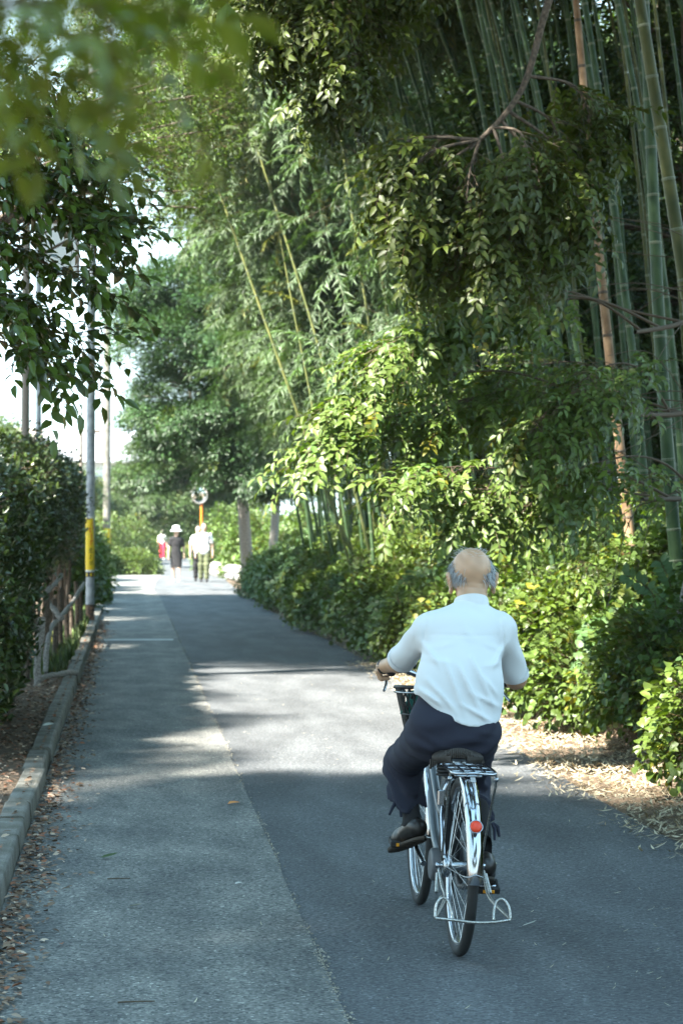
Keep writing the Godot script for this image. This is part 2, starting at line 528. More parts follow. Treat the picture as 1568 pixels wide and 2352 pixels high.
func build_ground():
	var g := MB.new()
	g.quad(Vector3(-400, -0.03, 60), Vector3(400, -0.03, 60), Vector3(400, -0.03, -700), Vector3(-400, -0.03, -700), Vector3.UP)
	structure("ground", g, M.soil)
	var road := []
	var old := []
	var joint := []
	var f := FastNoiseLite.new()
	f.seed = 3
	for k in 280:
		var z := 6.0 - k * 0.75
		var zz := -z
		var seam := 0.68 + 0.012 * f.get_noise_1d(zz * 40.0)
		if zz > 52.0: seam += pow((zz - 52.0) / 20.0, 2.0) * 0.35 - 0.1 * smoothstep(52, 57, zz)
		if zz > 72.0: seam = 1.0 + (zz - 72.0) * 0.01
		var right := 2.72 + 0.16 * f.get_noise_1d(zz * 9.0)
		if zz > 50.0: right += (zz - 50.0) * 0.012
		var left := -0.52
		if zz > 40.0: left -= 0.2 * smoothstep(40, 60, zz) + 2.5 * smoothstep(60, 78, zz)
		road.append([seam - 0.02, right, z])
		old.append([left, seam, z])
		if zz < 40.0: joint.append([seam - 0.012 + 0.004 * f.get_noise_1d(zz * 200.0), seam + 0.010 + 0.012 * f.get_noise_1d(zz * 130.0 + 50.0), z])
	structure("road", sheet(road, 0.0), M.asphalt)
	structure("pavement", sheet(old, 0.006), M.strip)
	# grit and straw caught in the joint between the two surfaces
	var j := MB.new()
	var r := RandomNumberGenerator.new()
	r.seed = 14
	for k in 2600:
		var zz := 5.5 + 34.0 * pow(r.randf(), 1.6)
		var seam := 0.68 + 0.012 * f.get_noise_1d(zz * 40.0)
		if f.get_noise_1d(zz * 60.0) + r.randf() * 0.6 < 0.1: continue
		var o := Vector3(seam + r.randfn(0.0, 0.012), 0.004, -zz)
		var s := r.randf_range(0.003, 0.009)
		j.tint = Color(0.3, 0.27, 0.21) * r.randf_range(0.5, 1.25)
		var a := r.randf() * TAU
		var q := [Vector3(cos(a), 0, sin(a)) * s, Vector3(cos(a + 2.1), 0, sin(a + 2.1)) * s * 0.8, Vector3(cos(a + 4.2), 0, sin(a + 4.2)) * s]
		var top := o + Vector3(0, s * 0.7, 0)
		for e in 3: j.flat_tri(o + q[e], o + q[(e + 1) % 3], top)
	var grit := part(numbered("joint_grit"), j, M.dry_leaf, self)
	tag(grit, "pale grit and straw lodged in the seam between pavement and road", "grit")
	grit.set_meta("kind", "stuff")
	var line := MB.new()
	line.quad(Vector3(-0.46, 0.010, -31.8), Vector3(0.6, 0.010, -31.8), Vector3(0.6, 0.010, -31.4), Vector3(-0.46, 0.010, -31.4), Vector3.UP)
	var lo := part(numbered("painted_line"), line, M.paint, self)
	tag(lo, "worn white line painted straight across the grey pavement", "road marking")
	lo.set_meta("kind", "structure")
	# hairline cracks across the old surface
	for q in [[Vector3(0.1, 0, -15.9), Vector3(0.62, 0, -16.1)], [Vector3(-0.3, 0, -9.4), Vector3(0.25, 0, -9.9)], [Vector3(-0.4, 0, -24.5), Vector3(0.6, 0, -24.9)], [Vector3(0.9, 0, -27.0), Vector3(2.6, 0, -27.4)]]:
		var cb := MB.new()
		var n := 24
		var w := 0.0
		for k in n + 1:
			w += r.randf_range(-0.02, 0.02)
			var p: Vector3 = q[0].lerp(q[1], float(k) / n) + Vector3(0, 0.0105 if q[0].x < 0.7 else 0.0045, w)
			var t := 0.0012 + 0.0025 * r.randf()
			cb.vert(p - Vector3(0, 0, t), Vector3.UP); cb.vert(p + Vector3(0, 0, t), Vector3.UP)
		for k in n:
			cb.tri(k * 2, k * 2 + 1, k * 2 + 3); cb.tri(k * 2, k * 2 + 3, k * 2 + 2)
		structure("road_crack", cb, M.dark_ring)
	# bank on the grove side
	var b := MB.new()
	var xs := []
	for k in 26: xs.append(pow(k / 25.0, 1.8) * 14.0 - 0.05)
	var rows := 66
	for k in rows:
		var zz := -6.0 + k * 1.0
		for q in xs:
			var x: float = foot(zz) + q
			var e := 0.02
			var nx := Vector3(-(bank_height(x + e, zz) - bank_height(x - e, zz)) / (2 * e), 1, 0).normalized()
			b.vert(Vector3(x, bank_height(x, zz) - 0.02, -zz), nx)
	for k in rows - 1:
		for q in 25:
			var a := k * 26 + q
			b.tri(a, a + 1, a + 27); b.tri(a, a + 27, a + 26)
	structure("bank", b, M.soil)
	# raised earth behind the kerb
	var e := MB.new()
	var prof := [[-0.64, 0.07], [-0.9, 0.085], [-1.6, 0.10], [-3.0, 0.14], [-12.0, 0.2]]
	for k in 50:
		var z := 6.0 - k * 1.0
		for q in prof:
			e.vert(Vector3(q[0], q[1] + 0.015 * f.get_noise_2d(z * 60.0, q[0] * 90.0), z), Vector3.UP)
	for k in 49:
		for q in 4:
			var a: int = k * 5 + q
			e.tri(a, a + 1, a + 6); e.tri(a, a + 6, a + 5)
	structure("verge", e, M.soil)

func build_kerb():
	var kerb := Node3D.new()
	kerb.name = "kerb"
	kerb.set_meta("kind", "structure")
	kerb.set_meta("label", "low weathered concrete kerb along the grey pavement")
	add_child(kerb)
	var r := RandomNumberGenerator.new()
	r.seed = 61
	var z := 3.0
	while z > -44.0:
		var ln := 0.6 if z > -12.0 else 1.2
		if z < -20.8 and z > -22.4: ln = 1.55
		var b := MB.new()
		# cross-section with a rounded upper road edge, run along z
		var sec := [Vector2(-0.07, -0.05), Vector2(-0.07, 0.100), Vector2(-0.064, 0.106), Vector2(0.040, 0.105), Vector2(0.052, 0.099), Vector2(0.057, 0.086), Vector2(0.066, -0.05)]
		var g := ln - 0.007
		for k in sec.size() - 1:
			var p: Vector2 = sec[k]; var q: Vector2 = sec[k + 1]
			var nn := Vector3(-(q.y - p.y), q.x - p.x, 0).normalized()
			b.quad(Vector3(p.x, p.y, 0), Vector3(q.x, q.y, 0), Vector3(q.x, q.y, -g), Vector3(p.x, p.y, -g), nn)
		for e in 2:
			var zz := 0.0 if e == 0 else -g
			var nn := Vector3(0, 0, 1 if e == 0 else -1)
			var c0 := b.vert(Vector3(0, 0.03, zz), nn)
			for p in sec: b.vert(Vector3(p.x, p.y, zz), nn)
			for k in sec.size() - 1: b.tri(c0, c0 + 1 + k, c0 + 2 + k)
		var o := part("kerb_stone", b, M.concrete, kerb, Vector3(-0.582 + r.randf_range(-0.006, 0.006), r.randf_range(-0.006, 0.008), z))
		o.rotation = Vector3(r.randf_range(-0.006, 0.006), r.randf_range(-0.01, 0.01), r.randf_range(-0.012, 0.012))
		z -= ln

# ---------------------------------------------------------------- plants
func tree(called: String, label: String, at: Vector3, top: Vector3, r0: float, cl: Array, per: float, s: float, tint: Color, mesh: Mesh, leafmat: Material, group := "", barkmat: Material = null, droop := 0.35, yellow := 0.02) -> Node3D:
	var o := thing(called, label, "tree", at, group)
	var r := RandomNumberGenerator.new()
	r.seed = int(absf(at.x * 131.0 + at.z * 977.0)) + 7
	var b := MB.new()
	var up := top - at
	var path := smooth([Vector3.ZERO, up * 0.35 + Vector3(r.randf_range(-0.1, 0.1), 0, r.randf_range(-0.1, 0.1)), up * 0.7 + Vector3(r.randf_range(-0.2, 0.2), 0, r.randf_range(-0.2, 0.2)), up], 5)
	b.tube(path, taper(r0, r0 * 0.25, path.size()), 10, false)
	var bark: Material = barkmat if barkmat else M.bark
	part("trunk", b, bark, o)
	var lb := MB.new()
	for c in cl:
		var q: Vector3 = c[0] - at
		var f := clampf(0.35 + 0.5 * (q.y / maxf(up.y, 0.1) - 0.3), 0.25, 0.95)
		var s0: Vector3 = path[int(f * (path.size() - 1))]
		var mid := s0.lerp(q, 0.55) + Vector3(0, 0.12 * s0.distance_to(q), 0)
		var lp := smooth([s0, mid, q], 4)
		lb.tube(lp, taper(r0 * 0.3, r0 * 0.05, lp.size()), 5, false)
	part("limbs", lb, bark, o).set_meta("kind", "stuff")
	var where := []
	var tints := PackedColorArray()
	leafy(r, cl, per, s, droop, where, tints, tint, 0.3, yellow)
	for k in where.size(): where[k].origin -= at
	scatter("crown", mesh, leafmat, o, where, tints)
	return o

func shrub(called: String, label: String, at: Vector3, rad: Vector3, count: int, s: float, tint: Color, mesh: Mesh, leafmat: Material, group := "", yellow := 0.03, stems := 5) -> Node3D:
	var o := thing(called, label, "shrub", at, group)
	var r := RandomNumberGenerator.new()
	r.seed = int(absf(at.x * 313.0 + at.z * 571.0)) + 3
	var st := MB.new()
	for k in stems:
		var a := r.randf() * TAU
		var e := Vector3(cos(a) * rad.x * 0.6, rad.y * r.randf_range(0.6, 0.95), sin(a) * rad.z * 0.6)
		st.tube(smooth([Vector3(cos(a) * 0.06, -0.05, sin(a) * 0.06), e * 0.5 + Vector3(0, 0.1 * rad.y, 0), e], 4), taper(0.014, 0.004, 9), 5, false)
	part("stems", st, M.twig, o).set_meta("kind", "stuff")
	var where := []
	var tints := PackedColorArray()
	var f := FastNoiseLite.new()
	f.seed = r.seed % 1000
	f.frequency = 0.9
	for k in count:
		var u := unit(r)
		u.y = absf(u.y) if r.randf() < 0.85 else u.y * 0.3
		var lump := 1.0 + 0.28 * f.get_noise_3dv(u * 2.5)
		var p := u * rad * lump * pow(r.randf(), 0.22)
		where.append(facing(u + Vector3(0, -0.35, 0) + unit(r) * 0.6, r.randf_range(-0.6, 0.6), s * r.randf_range(0.7, 1.3), p + Vector3(0, 0.02, 0)))
		tints.append(shade_of(r, tint * (1.0 + 0.35 * f.get_noise_3dv(u * 7.0)), 0.3, yellow))
	scatter("foliage", mesh, leafmat, o, where, tints)
	return o

func culm(label: String, pts: Array, rad: float, kind: String, rings: bool, group: String, leaf_from := 9.0, leaf_n := 0, leaf_rad := 1.1, tint := Color(1, 1, 1)) -> Node3D:
	var base: Vector3 = pts[0]
	var o := thing("bamboo_culm", label, "bamboo", base, group)
	var r := RandomNumberGenerator.new()
	r.seed = int(absf(base.x * 733.0 + base.z * 419.0)) + 11
	var loc := []
	for p in pts: loc.append(p - base)
	var path := smooth(loc, 10)
	var b := MB.new()
	# internodes, each swelling a little at its ends
	var total := 0.0
	for k in path.size() - 1: total += path[k].distance_to(path[k + 1])
	var at_len := func(d: float) -> Vector3:
		var left := d
		for k in path.size() - 1:
			var w: float = path[k].distance_to(path[k + 1])
			if left <= w or k == path.size() - 2: return path[k].lerp(path[k + 1], left / w)
			left -= w
		return path[path.size() - 1]
	var d := 0.0
	var step := 0.2
	var tube_p := []
	var tube_r := []
	var ring_at := []
	while d < total - 0.02:
		var e := minf(d + step, total)
		var rr := rad * (1.0 - 0.62 * pow(d / total, 1.3))
		tube_p.append(at_len.call(d)); tube_r.append(rr * 1.07)
		tube_p.append(at_len.call(d + 0.018)); tube_r.append(rr * 0.985)
		tube_p.append(at_len.call(e - 0.018)); tube_r.append(rr * 0.975)
		ring_at.append([e, rr])
		d = e
		step = minf(step + 0.018, 0.36)
	b.tube(tube_p, tube_r, 14 if rings else 9, false)
	part("stem", b, M[kind], o)
	if rings:
		for q in ring_at:
			var rb := MB.new()
			var p: Vector3 = at_len.call(q[0])
			var dir: Vector3 = (at_len.call(minf(q[0] + 0.05, total)) - at_len.call(q[0] - 0.05)).normalized()
			var sd := dir.cross(Vector3.FORWARD).normalized()
			var bs := Basis(sd, dir, sd.cross(dir))
			rb.lathe(bs, Vector3.ZERO, [Vector2(q[1] * 0.97, -0.012), Vector2(q[1] * 1.10, -0.004), Vector2(q[1] * 1.03, 0.001), Vector2(q[1] * 1.11, 0.006), Vector2(q[1] * 0.97, 0.013)], 14)
			part("node_ring", rb, M.dark_ring if kind == "dead_culm" else M.ring, o, p)
	if leaf_n > 0:
		var where := []
		var tints := PackedColorArray()
		var bb := MB.new()
		var left_n := leaf_n
		while left_n > 0:
			var h := r.randf_range(leaf_from, total)
			var p: Vector3 = at_len.call(h)
			var a := r.randf() * TAU
			var out := Vector3(cos(a), 0.5, sin(a)).normalized()
			var ln := leaf_rad * r.randf_range(0.4, 1.1)
			var bp := [p, p + out * ln * 0.6, p + out * ln + Vector3(0, -0.35 * ln, 0)]
			bb.tube(bp, [0.006, 0.004, 0.0015], 3, false)
			var m := 5 + r.randi() % 6
			var sh := r.randf_range(0.75, 1.25)
			for k in m:
				var f := r.randf_range(0.25, 1.0)
				var q: Vector3 = bp[0].lerp(bp[1], f * 1.8) if f < 0.55 else bp[1].lerp(bp[2], (f - 0.55) / 0.45)
				where.append(facing(out * 0.6 + Vector3(0, -0.55, 0) + unit(r) * 0.7, r.randf_range(-0.4, 0.4), r.randf_range(0.8, 1.35), q))
				tints.append(shade_of(r, tint * sh, 0.25, 0.03))
			left_n -= m
		part("side_branches", bb, M.twig, o).set_meta("kind", "stuff")
		scatter("foliage", sprig.bamboo, M.matte_leaf, o, where, tints)
	return o

# a leafy bough: main limb through the points, side twigs with rows of leaves
func bough(o: Node3D, pts: Array, r0: float, n: int, spread: float, s: float, tint: Color, where: Array, tints: PackedColorArray, r: RandomNumberGenerator, wood: MB, from := 0.3, hang := 0.25, yellow := 0.02, low := -0.8):
	var path := smooth(pts, 8)
	wood.tube(path, taper(r0, r0 * 0.15, path.size()), 6, false)
	var side := 1.0
	for k in n:
		var f := from + (1.0 - from) * sqrt((k + r.randf()) / n)
		var at: int = clampi(int(f * (path.size() - 1)), 0, path.size() - 2)
		var p: Vector3 = path[at].lerp(path[at + 1], r.randf())
		var dir: Vector3 = (path[at + 1] - path[at]).normalized()
		side = -side
		var acr := dir.cross(Vector3.UP).normalized() * side
		var out := (dir * r.randf_range(0.4, 1.0) + acr * r.randf_range(0.3, 1.1) + Vector3(0, r.randf_range(low, 0.35), 0)).normalized()
		var ln := spread * r.randf_range(0.25, 1.0) * (1.15 - 0.6 * f)
		var q := p + out * ln + Vector3(0, -hang * ln, 0)
		wood.tube([p, p.lerp(q, 0.5) + Vector3(0, 0.06 * ln, 0), q], [r0 * 0.22, r0 * 0.14, 0.0015], 4, false)
		var m := 2 + int(ln / 0.14)
		for j in m:
			var g := (j + 0.6) / m
			var e := p.lerp(q, g) + Vector3(0, 0.06 * ln * sin(PI * g), 0)
			where.append(facing(out + unit(r) * (0.7 if low < -0.5 else 0.45) + Vector3(0, -hang, 0), r.randf_range(-0.5, 0.5), s * r.randf_range(0.75, 1.2), e))
			tints.append(shade_of(r, tint, 0.25, yellow))

# ---------------------------------------------------------------- grove side
func build_right_side():
	var r := RandomNumberGenerator.new()
	r.seed = 900
	var near := "bamboo at the edge of the grove"
	# the ones one can tell apart, base to top
	culm("thick dark green bamboo culm rising in front of the pale culms", [Vector3(4.10, 0.9, -16.5), Vector3(3.95, 2.9, -16.5), Vector3(3.82, 5.6, -16.5), Vector3(3.5, 9.5, -16.2)], 0.052, "culm", true, near, 5.5, 60)
	culm("thick olive bamboo culm leaning across the dark green one", [Vector3(4.35, 0.9, -15.4), Vector3(3.95, 2.8, -15.4), Vector3(3.68, 4.4, -15.4), Vector3(2.9, 8.8, -15.2)], 0.055, "old_culm", true, near, 5.4, 60)
	culm("dead brown bamboo culm with dark nodes", [Vector3(4.0, 1.0, -17.5), Vector3(3.78, 2.9, -17.5), Vector3(3.6, 4.75, -17.5), Vector3(3.3, 7.6, -17.3)], 0.043, "dead_culm", true, near)
	var mids := [[4.9, -21.0, -0.32, 0.029], [5.05, -21.4, -0.3, 0.028], [5.2, -20.7, -0.34, 0.027], [5.33, -21.2, -0.28, 0.027], [4.42, -20.2, -0.52, 0.028], [4.2, -20.8, -0.5, 0.026], [4.05, -21.5, -0.46, 0.027], [3.9, -20.4, -0.4, 0.027], [5.6, -18.3, -0.3, 0.027], [4.55, -22.4, -0.5, 0.028]]
	for q in mids:
		var x: float = q[0]; var z: float = q[1]; var l: float = q[2]
		culm("slender pale green bamboo culm standing behind the thick ones", [Vector3(x, 1.0, z), Vector3(x + l * 0.7, 3.2, z), Vector3(x + l * 1.6, 6.0, z), Vector3(x + l * 4.2, 10.5, z)], q[3], "culm", true, "slender bamboo behind the thick culms", 6.5, 110)
	for k in 16:
		var x := lerpf(4.0, 5.7, (k + r.randf()) / 16.0)
		var z := r.randf_range(-24.0, -18.8)
		var l := r.randf_range(-0.5, -0.2)
		culm("very thin dark bamboo culm among the pale slender ones", [Vector3(x, 1.0, z), Vector3(x + l * 0.6, 3.2, z), Vector3(x + l * 1.5, 6.0, z), Vector3(x + l * 3.5, 10.0, z)], r.randf_range(0.018, 0.026), ["culm", "old_culm"][k % 2], true, "thin bamboo among the slender culms", 7.0, 70)
	var slant := [[3.95, -25.5, -1.15, 0.039], [4.25, -25.0, -0.85, 0.034], [4.5, -24.6, -1.2, 0.04], [4.7, -24.0, -1.15, 0.036], [4.75, -23.2, -0.98, 0.034], [4.9, -23.0, -0.9, 0.031], [4.95, -22.5, -0.78, 0.034], [4.6, -19.6, -0.72, 0.036], [4.75, -18.8, -0.7, 0.032], [5.3, -24.5, -0.9, 0.035], [5.6, -25.2, -1.0, 0.036], [3.9, -27.0, -0.7, 0.03], [4.1, -24.3, -1.0, 0.028], [4.35, -26.2, -1.05, 0.03], [5.05, -25.6, -1.1, 0.03], [4.4, -21.7, -0.8, 0.028], [5.45, -22.8, -0.85, 0.03], [3.75, -24.0, -0.6, 0.027]]
	for q in slant:
		var x: float = q[0]; var z: float = q[1]; var l: float = q[2]
		culm("green bamboo culm slanting over the hanging dark leaves", [Vector3(x, 1.1, z), Vector3(x + l * 0.3, 3.6, z), Vector3(x + l, 6.4, z), Vector3(x + l * 2.4, 10.0, z)], q[3], "culm", true, "bamboo slanting towards the lane", 6.2, 150)
	# leaning over the lane farther on
	culm("yellow green bamboo culm leaning farthest over the lane", [Vector3(3.23, 0.82, -31.0), Vector3(2.61, 2.32, -31.0), Vector3(2.20, 3.46, -31.0), Vector3(1.22, 6.23, -31.0), Vector3(0.65, 7.97, -31.0), Vector3(0.26, 9.00, -31.0)], 0.023, "pale_culm", true, near, 6.5, 40, 0.8, Color(1.3, 1.4, 1.4))
	culm("yellow green bamboo culm leaning beside the feathery foliage", [Vector3(3.36, 0.79, -30.5), Vector3(2.64, 3.73, -30.5), Vector3(2.01, 5.81, -30.5), Vector3(1.33, 7.94, -30.5), Vector3(0.90, 9.13, -30.5)], 0.022, "pale_culm", true, near, 7.0, 40, 0.8, Color(1.3, 1.4, 1.4))
	culm("greyish bamboo culm half hidden in feathery foliage", [Vector3(3.27, 0.87, -30.0), Vector3(3.00, 4.05, -30.0), Vector3(2.53, 5.87, -30.0), Vector3(1.82, 8.87, -30.0)], 0.026, "culm", true, near, 6.0, 60)
	culm("straight green bamboo culm rising out of the ivy", [Vector3(3.34, 0.83, -29.0), Vector3(3.09, 4.11, -29.0), Vector3(2.93, 5.17, -29.0), Vector3(2.42, 8.75, -29.0)], 0.023, "pale_culm", true, near, 6.5, 60)
	culm("thin yellow bamboo culm between the two leaning ones", [Vector3(3.10, 0.80, -31.0), Vector3(2.66, 2.48, -31.0), Vector3(2.44, 3.63, -31.0), Vector3(2.21, 4.78, -31.0), Vector3(1.86, 6.73, -31.0)], 0.017, "pale_culm", true, near, 6.5, 40)
	# the grove behind, each its own plant
	for k in 64:
		var z := -lerpf(18.0, 46.0, r.randf())
		var x := foot(-z) + 0.7 + r.randf() * r.randf() * 8.0
		if k < 14:
			z = -lerpf(28.0, 42.0, r.randf()); x = foot(-z) + r.randf_range(0.5, 1.8)
		var lean := r.randf_range(0.9, 2.6)
		var h := r.randf_range(9.0, 12.5)
		var far := z < -27.0  # far foliage gets a paler, bluer tint: haze put into the colour
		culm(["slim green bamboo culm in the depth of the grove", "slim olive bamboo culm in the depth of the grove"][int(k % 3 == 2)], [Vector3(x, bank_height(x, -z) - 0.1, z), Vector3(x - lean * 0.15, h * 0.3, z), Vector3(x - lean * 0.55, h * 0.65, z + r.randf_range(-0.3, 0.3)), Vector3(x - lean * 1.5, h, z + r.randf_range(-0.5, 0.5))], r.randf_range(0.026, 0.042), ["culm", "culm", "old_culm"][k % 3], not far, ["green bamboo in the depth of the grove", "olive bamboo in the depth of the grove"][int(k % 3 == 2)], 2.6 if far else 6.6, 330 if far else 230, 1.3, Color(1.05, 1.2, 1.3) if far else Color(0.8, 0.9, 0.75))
	# plumes that arch far over the lane, feathery down to head height
	for k in 13:
		var z := -32.5 - k * 0.75 + r.randf_range(-0.2, 0.2)
		var x := foot(-z) + r.randf_range(0.3, 1.1)
		var reach := r.randf_range(1.3, 2.9)
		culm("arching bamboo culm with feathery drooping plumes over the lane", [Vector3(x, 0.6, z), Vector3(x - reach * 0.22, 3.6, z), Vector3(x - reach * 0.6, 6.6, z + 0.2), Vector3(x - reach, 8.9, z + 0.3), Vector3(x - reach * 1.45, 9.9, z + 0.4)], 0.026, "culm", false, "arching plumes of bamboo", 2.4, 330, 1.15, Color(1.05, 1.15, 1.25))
	# evergreen trees standing behind the bamboo
	var backs := [[7.2, -30.0, 9.0], [9.5, -36.0, 10.5], [6.8, -40.0, 10.0], [11.5, -43.0, 12.0], [8.0, -49.0, 11.5], [6.4, -24.0, 8.5], [5.6, -47.0, 10.0]]
	for q in backs:
		var at := Vector3(q[0], 1.0, q[1])
		var cl := clumps(r, at + Vector3(-0.4, q[2] * 0.5, 0), Vector3(2.4, q[2] * 0.5, 2.2), 44, 0.95)
		tree("evergreen_tree", "dense evergreen tree standing in the dark behind the bamboo", at, at + Vector3(0, q[2], 0), 0.16, cl, 75.0, 1.0, Color(0.8, 0.95, 0.75), sprig.far, M.leaf, "evergreens behind the bamboo")
	for q in [[6.6, -14.5, 9.5, 2.6], [7.4, -19.5, 10.0, 2.8], [6.4, -9.5, 9.0, 2.6], [7.0, -4.0, 9.0, 2.6], [5.8, -22.5, 10.5, 2.4]]:  # unseen evergreens added to block sun and sky over the grove
		var at := Vector3(q[0], 1.0, q[1])
		tree("evergreen_tree", "tall unseen evergreen added to shade the grove above the bamboo", at, at + Vector3(0, q[2], 0), 0.15, clumps(r, at + Vector3(0, q[2], 0), Vector3(q[3], 1.5, q[3]), 44, 0.75), 70.0, 1.1, Color(0.8, 0.95, 0.75), sprig.far, M.leaf, "added evergreens shading the grove")
	for q in [[5.9, -9.0, 0.9, 9.0], [6.0, -12.4, 0.9, 9.5], [6.2, -16.0, 1.0, 10.0], [6.6, -19.6, 1.6, 11.0], [7.6, -23.4, 1.7, 12.0]]:  # out-of-view crowns added so the hanging boughs and grove fall in shade
		var at := Vector3(q[0], 1.0, q[1])
		tree("evergreen_tree", "unseen evergreen added at the grove edge with a crown shading the lane side", at, at + Vector3(-0.3, q[3], 0), 0.13, clumps(r, Vector3(q[2], 8.4, q[1]), Vector3(2.4, 0.8, 2.0), 46, 0.6), 95.0, 1.0, Color(0.8, 0.95, 0.75), sprig.far, M.leaf, "added evergreens shading the lane side")
	# dark round-crowned tree over the lane
	var dt := Vector3(3.05, 0.0, -58.0)
	var cl := clumps(r, Vector3(1.95, 5.6, -56.0), Vector3(2.5, 3.2, 2.4), 60, 0.8)
	cl += clumps(r, Vector3(3.3, 3.4, -55.0), Vector3(1.7, 1.4, 1.6), 22, 0.7)
	cl += clumps(r, Vector3(0.75, 4.1, -57.0), Vector3(0.9, 1.7, 1.2), 14, 0.5)
	tree("camphor_tree", "dark round crowned evergreen overhanging the far end of the lane", dt, dt + Vector3(-0.6, 7.5, 0.5), 0.19, cl, 100.0, 0.9, Color(0.62, 0.95, 0.95), sprig.far, M.leaf, "", M.pale_bark)
	var dt2 := Vector3(3.72, 0.0, -60.0)
	tree("camphor_tree", "pale trunked evergreen standing just behind the low stone wall", dt2, dt2 + Vector3(0.4, 8, 0), 0.14, clumps(r, dt2 + Vector3(0.6, 7.0, 0), Vector3(2.2, 3.2, 2.0), 50, 0.8), 90.0, 0.95, Color(0.65, 0.95, 0.9), sprig.far, M.leaf, "", M.pale_bark)
	for q in [[5.5, -72.0, 11.0, 0.0], [2.9, -92.0, 8.0, -0.6], [7.5, -84.0, 13.0, 0.0], [10.5, -66.0, 12.0, 0.0], [13.0, -80.0, 14.0, 0], [4.3, -110.0, 9.0, 0]]:
		var at := Vector3(q[0], 0, q[1])
		tree("broadleaf_tree", "leafy tree farther along behind the stone wall", at, at + Vector3(q[3], q[2], 0), 0.18, clumps(r, at + Vector3(q[3], q[2] * 0.55, 0), Vector3(2.6, q[2] * 0.48, 2.4), 52, 0.95), 70.0, 1.15, Color(0.85, 1.1, 0.85), sprig.far, M.leaf, "trees behind the stone wall")
	build_sunlit_tree()
	build_hanging_tree()
	# undergrowth on the bank
	var z := 8.5
	var n := 0
	while z < 52.0:
		var far: bool = z > 30.0
		for row in 3:
			var zz := z + r.randf_range(-0.4, 0.4)
			var x := foot(zz) + 0.28 + row * 0.62 + r.randf_range(-0.1, 0.12)
			var y := bank_height(x, zz) - 0.05
			var size := r.randf_range(0.38, 0.6) * (1.15 if far else 1.0)
			var rad := Vector3(size, size * r.randf_range(0.8, 1.25), size)
			var kind := (n * 7 + row) % 4
			var count := int((330.0 if z < 18.0 else 290.0 if z < 30.0 else 250.0) * size * size / 0.22)
			if kind == 3:
				shrub("ivy_clump", "mound of lobed ivy leaves spilling down the bank", Vector3(x, y, -zz), rad, int(count * 0.9), 1.0, Color(0.85, 1.0, 0.95), sprig.ivy, M.leaf, "ivy on the bank", 0.03, 3)
			else:
				shrub("bank_shrub", ["mid green leafy shrub growing on the bank by the lane", "dark green leafy shrub growing on the bank by the lane", "yellow green leafy shrub growing on the bank by the lane"][kind], Vector3(x, y, -zz), rad, count, r.randf_range(0.95, 1.4), [Color(0.85, 0.92, 0.85), Color(0.62, 0.76, 0.72), Color(0.95, 0.98, 0.75)][kind], sprig.shrub, M.leaf, ["mid green undergrowth on the bank", "dark undergrowth on the bank", "yellow green undergrowth on the bank"][kind], 0.05, 4)
			n += 1
		z += 0.72 if z < 30.0 else 1.1
	# loose rambling shoots that stand out of the undergrowth
	for k in 46:
		var zz := 11.0 + 26.0 * pow(r.randf(), 1.3)
		var x := foot(zz) + r.randf_range(0.35, 1.7)
		var base := Vector3(x, bank_height(x, zz) + 0.15, -zz)
		var v := thing("rambling_shoot", "long leafy shoot arching out of the undergrowth", "plant", base, "shoots above the undergrowth")
		var vw := MB.new()
		var wh := []
		var ti := PackedColorArray()
		var e := Vector3(r.randf_range(-0.5, 0.1), r.randf_range(0.35, 0.95), r.randf_range(-0.2, 0.45))
		bough(v, [Vector3.ZERO, e * 0.5 + Vector3(0, 0.2, 0), e], 0.004, 9, 0.16, 0.8, Color(1.0, 1.1, 1.0) * r.randf_range(0.7, 1.2), wh, ti, r, vw, 0.2, 0.1, 0.06)
		part("stem", vw, M.twig, v)
		scatter("foliage", sprig.broad_b, M.leaf, v, wh, ti)
	# arching seedling with large oval leaves on the bank
	var o := thing("sapling", "arching sapling with large pale oval leaves on the bank", "sapling", Vector3(3.68, 0.82, -15.5))
	var wood := MB.new()
	for q in [[Vector3(0, 0, 0), Vector3(-0.05, 0.28, 0.1), Vector3(-0.28, 0.42, 0.25), 1], [Vector3(0, 0, 0), Vector3(0.02, 0.1, 0.2), Vector3(-0.1, 0.02, 0.45), 2], [Vector3(0, 0, 0), Vector3(0.1, 0.3, 0.0), Vector3(0.02, 0.5, 0.05), 3]]:
		var p := smooth([q[0], q[1], q[2]], 6)
		wood.tube(p, taper(0.006, 0.002, p.size()), 5, false)
		for k in range(2, p.size()):
			for sd in [-1.0, 1.0]:
				var b := MB.new()
				b.tint = Color(0.09, 0.16, 0.07) * r.randf_range(0.85, 1.2)
				var dir: Vector3 = (p[k] - p[k - 1]).normalized()
				var d: Vector3 = (dir * 0.5 + dir.cross(Vector3(0, 0.3, 1)).normalized() * sd + unit(r) * 0.25).normalized()
				b.leaf(Vector3.ZERO, d, Vector3(-0.3, 0.6, 0.9).normalized(), r.randf_range(0.07, 0.1), r.randf_range(0.045, 0.055), 0.15)
				part("leaf", b, M.leaf, o, p[k])
	part("stem", wood, M.twig, o)
	# broken grey stakes on the bank
	var stake := thing("wooden_stake", "split grey wooden stake leaning on the bank beneath the dark culm", "stake", Vector3(3.66, 0.72, -15.0))
	var sb := MB.new()
	sb.box(Vector3(0.06, 0.28, 0), Vector3(0.035, 0.62, 0.025), Basis(Vector3(0, 0, 1), -0.22), 0.004)
	sb.box(Vector3(0.10, 0.24, 0.03), Vector3(0.025, 0.5, 0.02), Basis(Vector3(0, 0, 1), -0.3), 0.004)
	part("stake_wood", sb, M.grey_wood, stake)

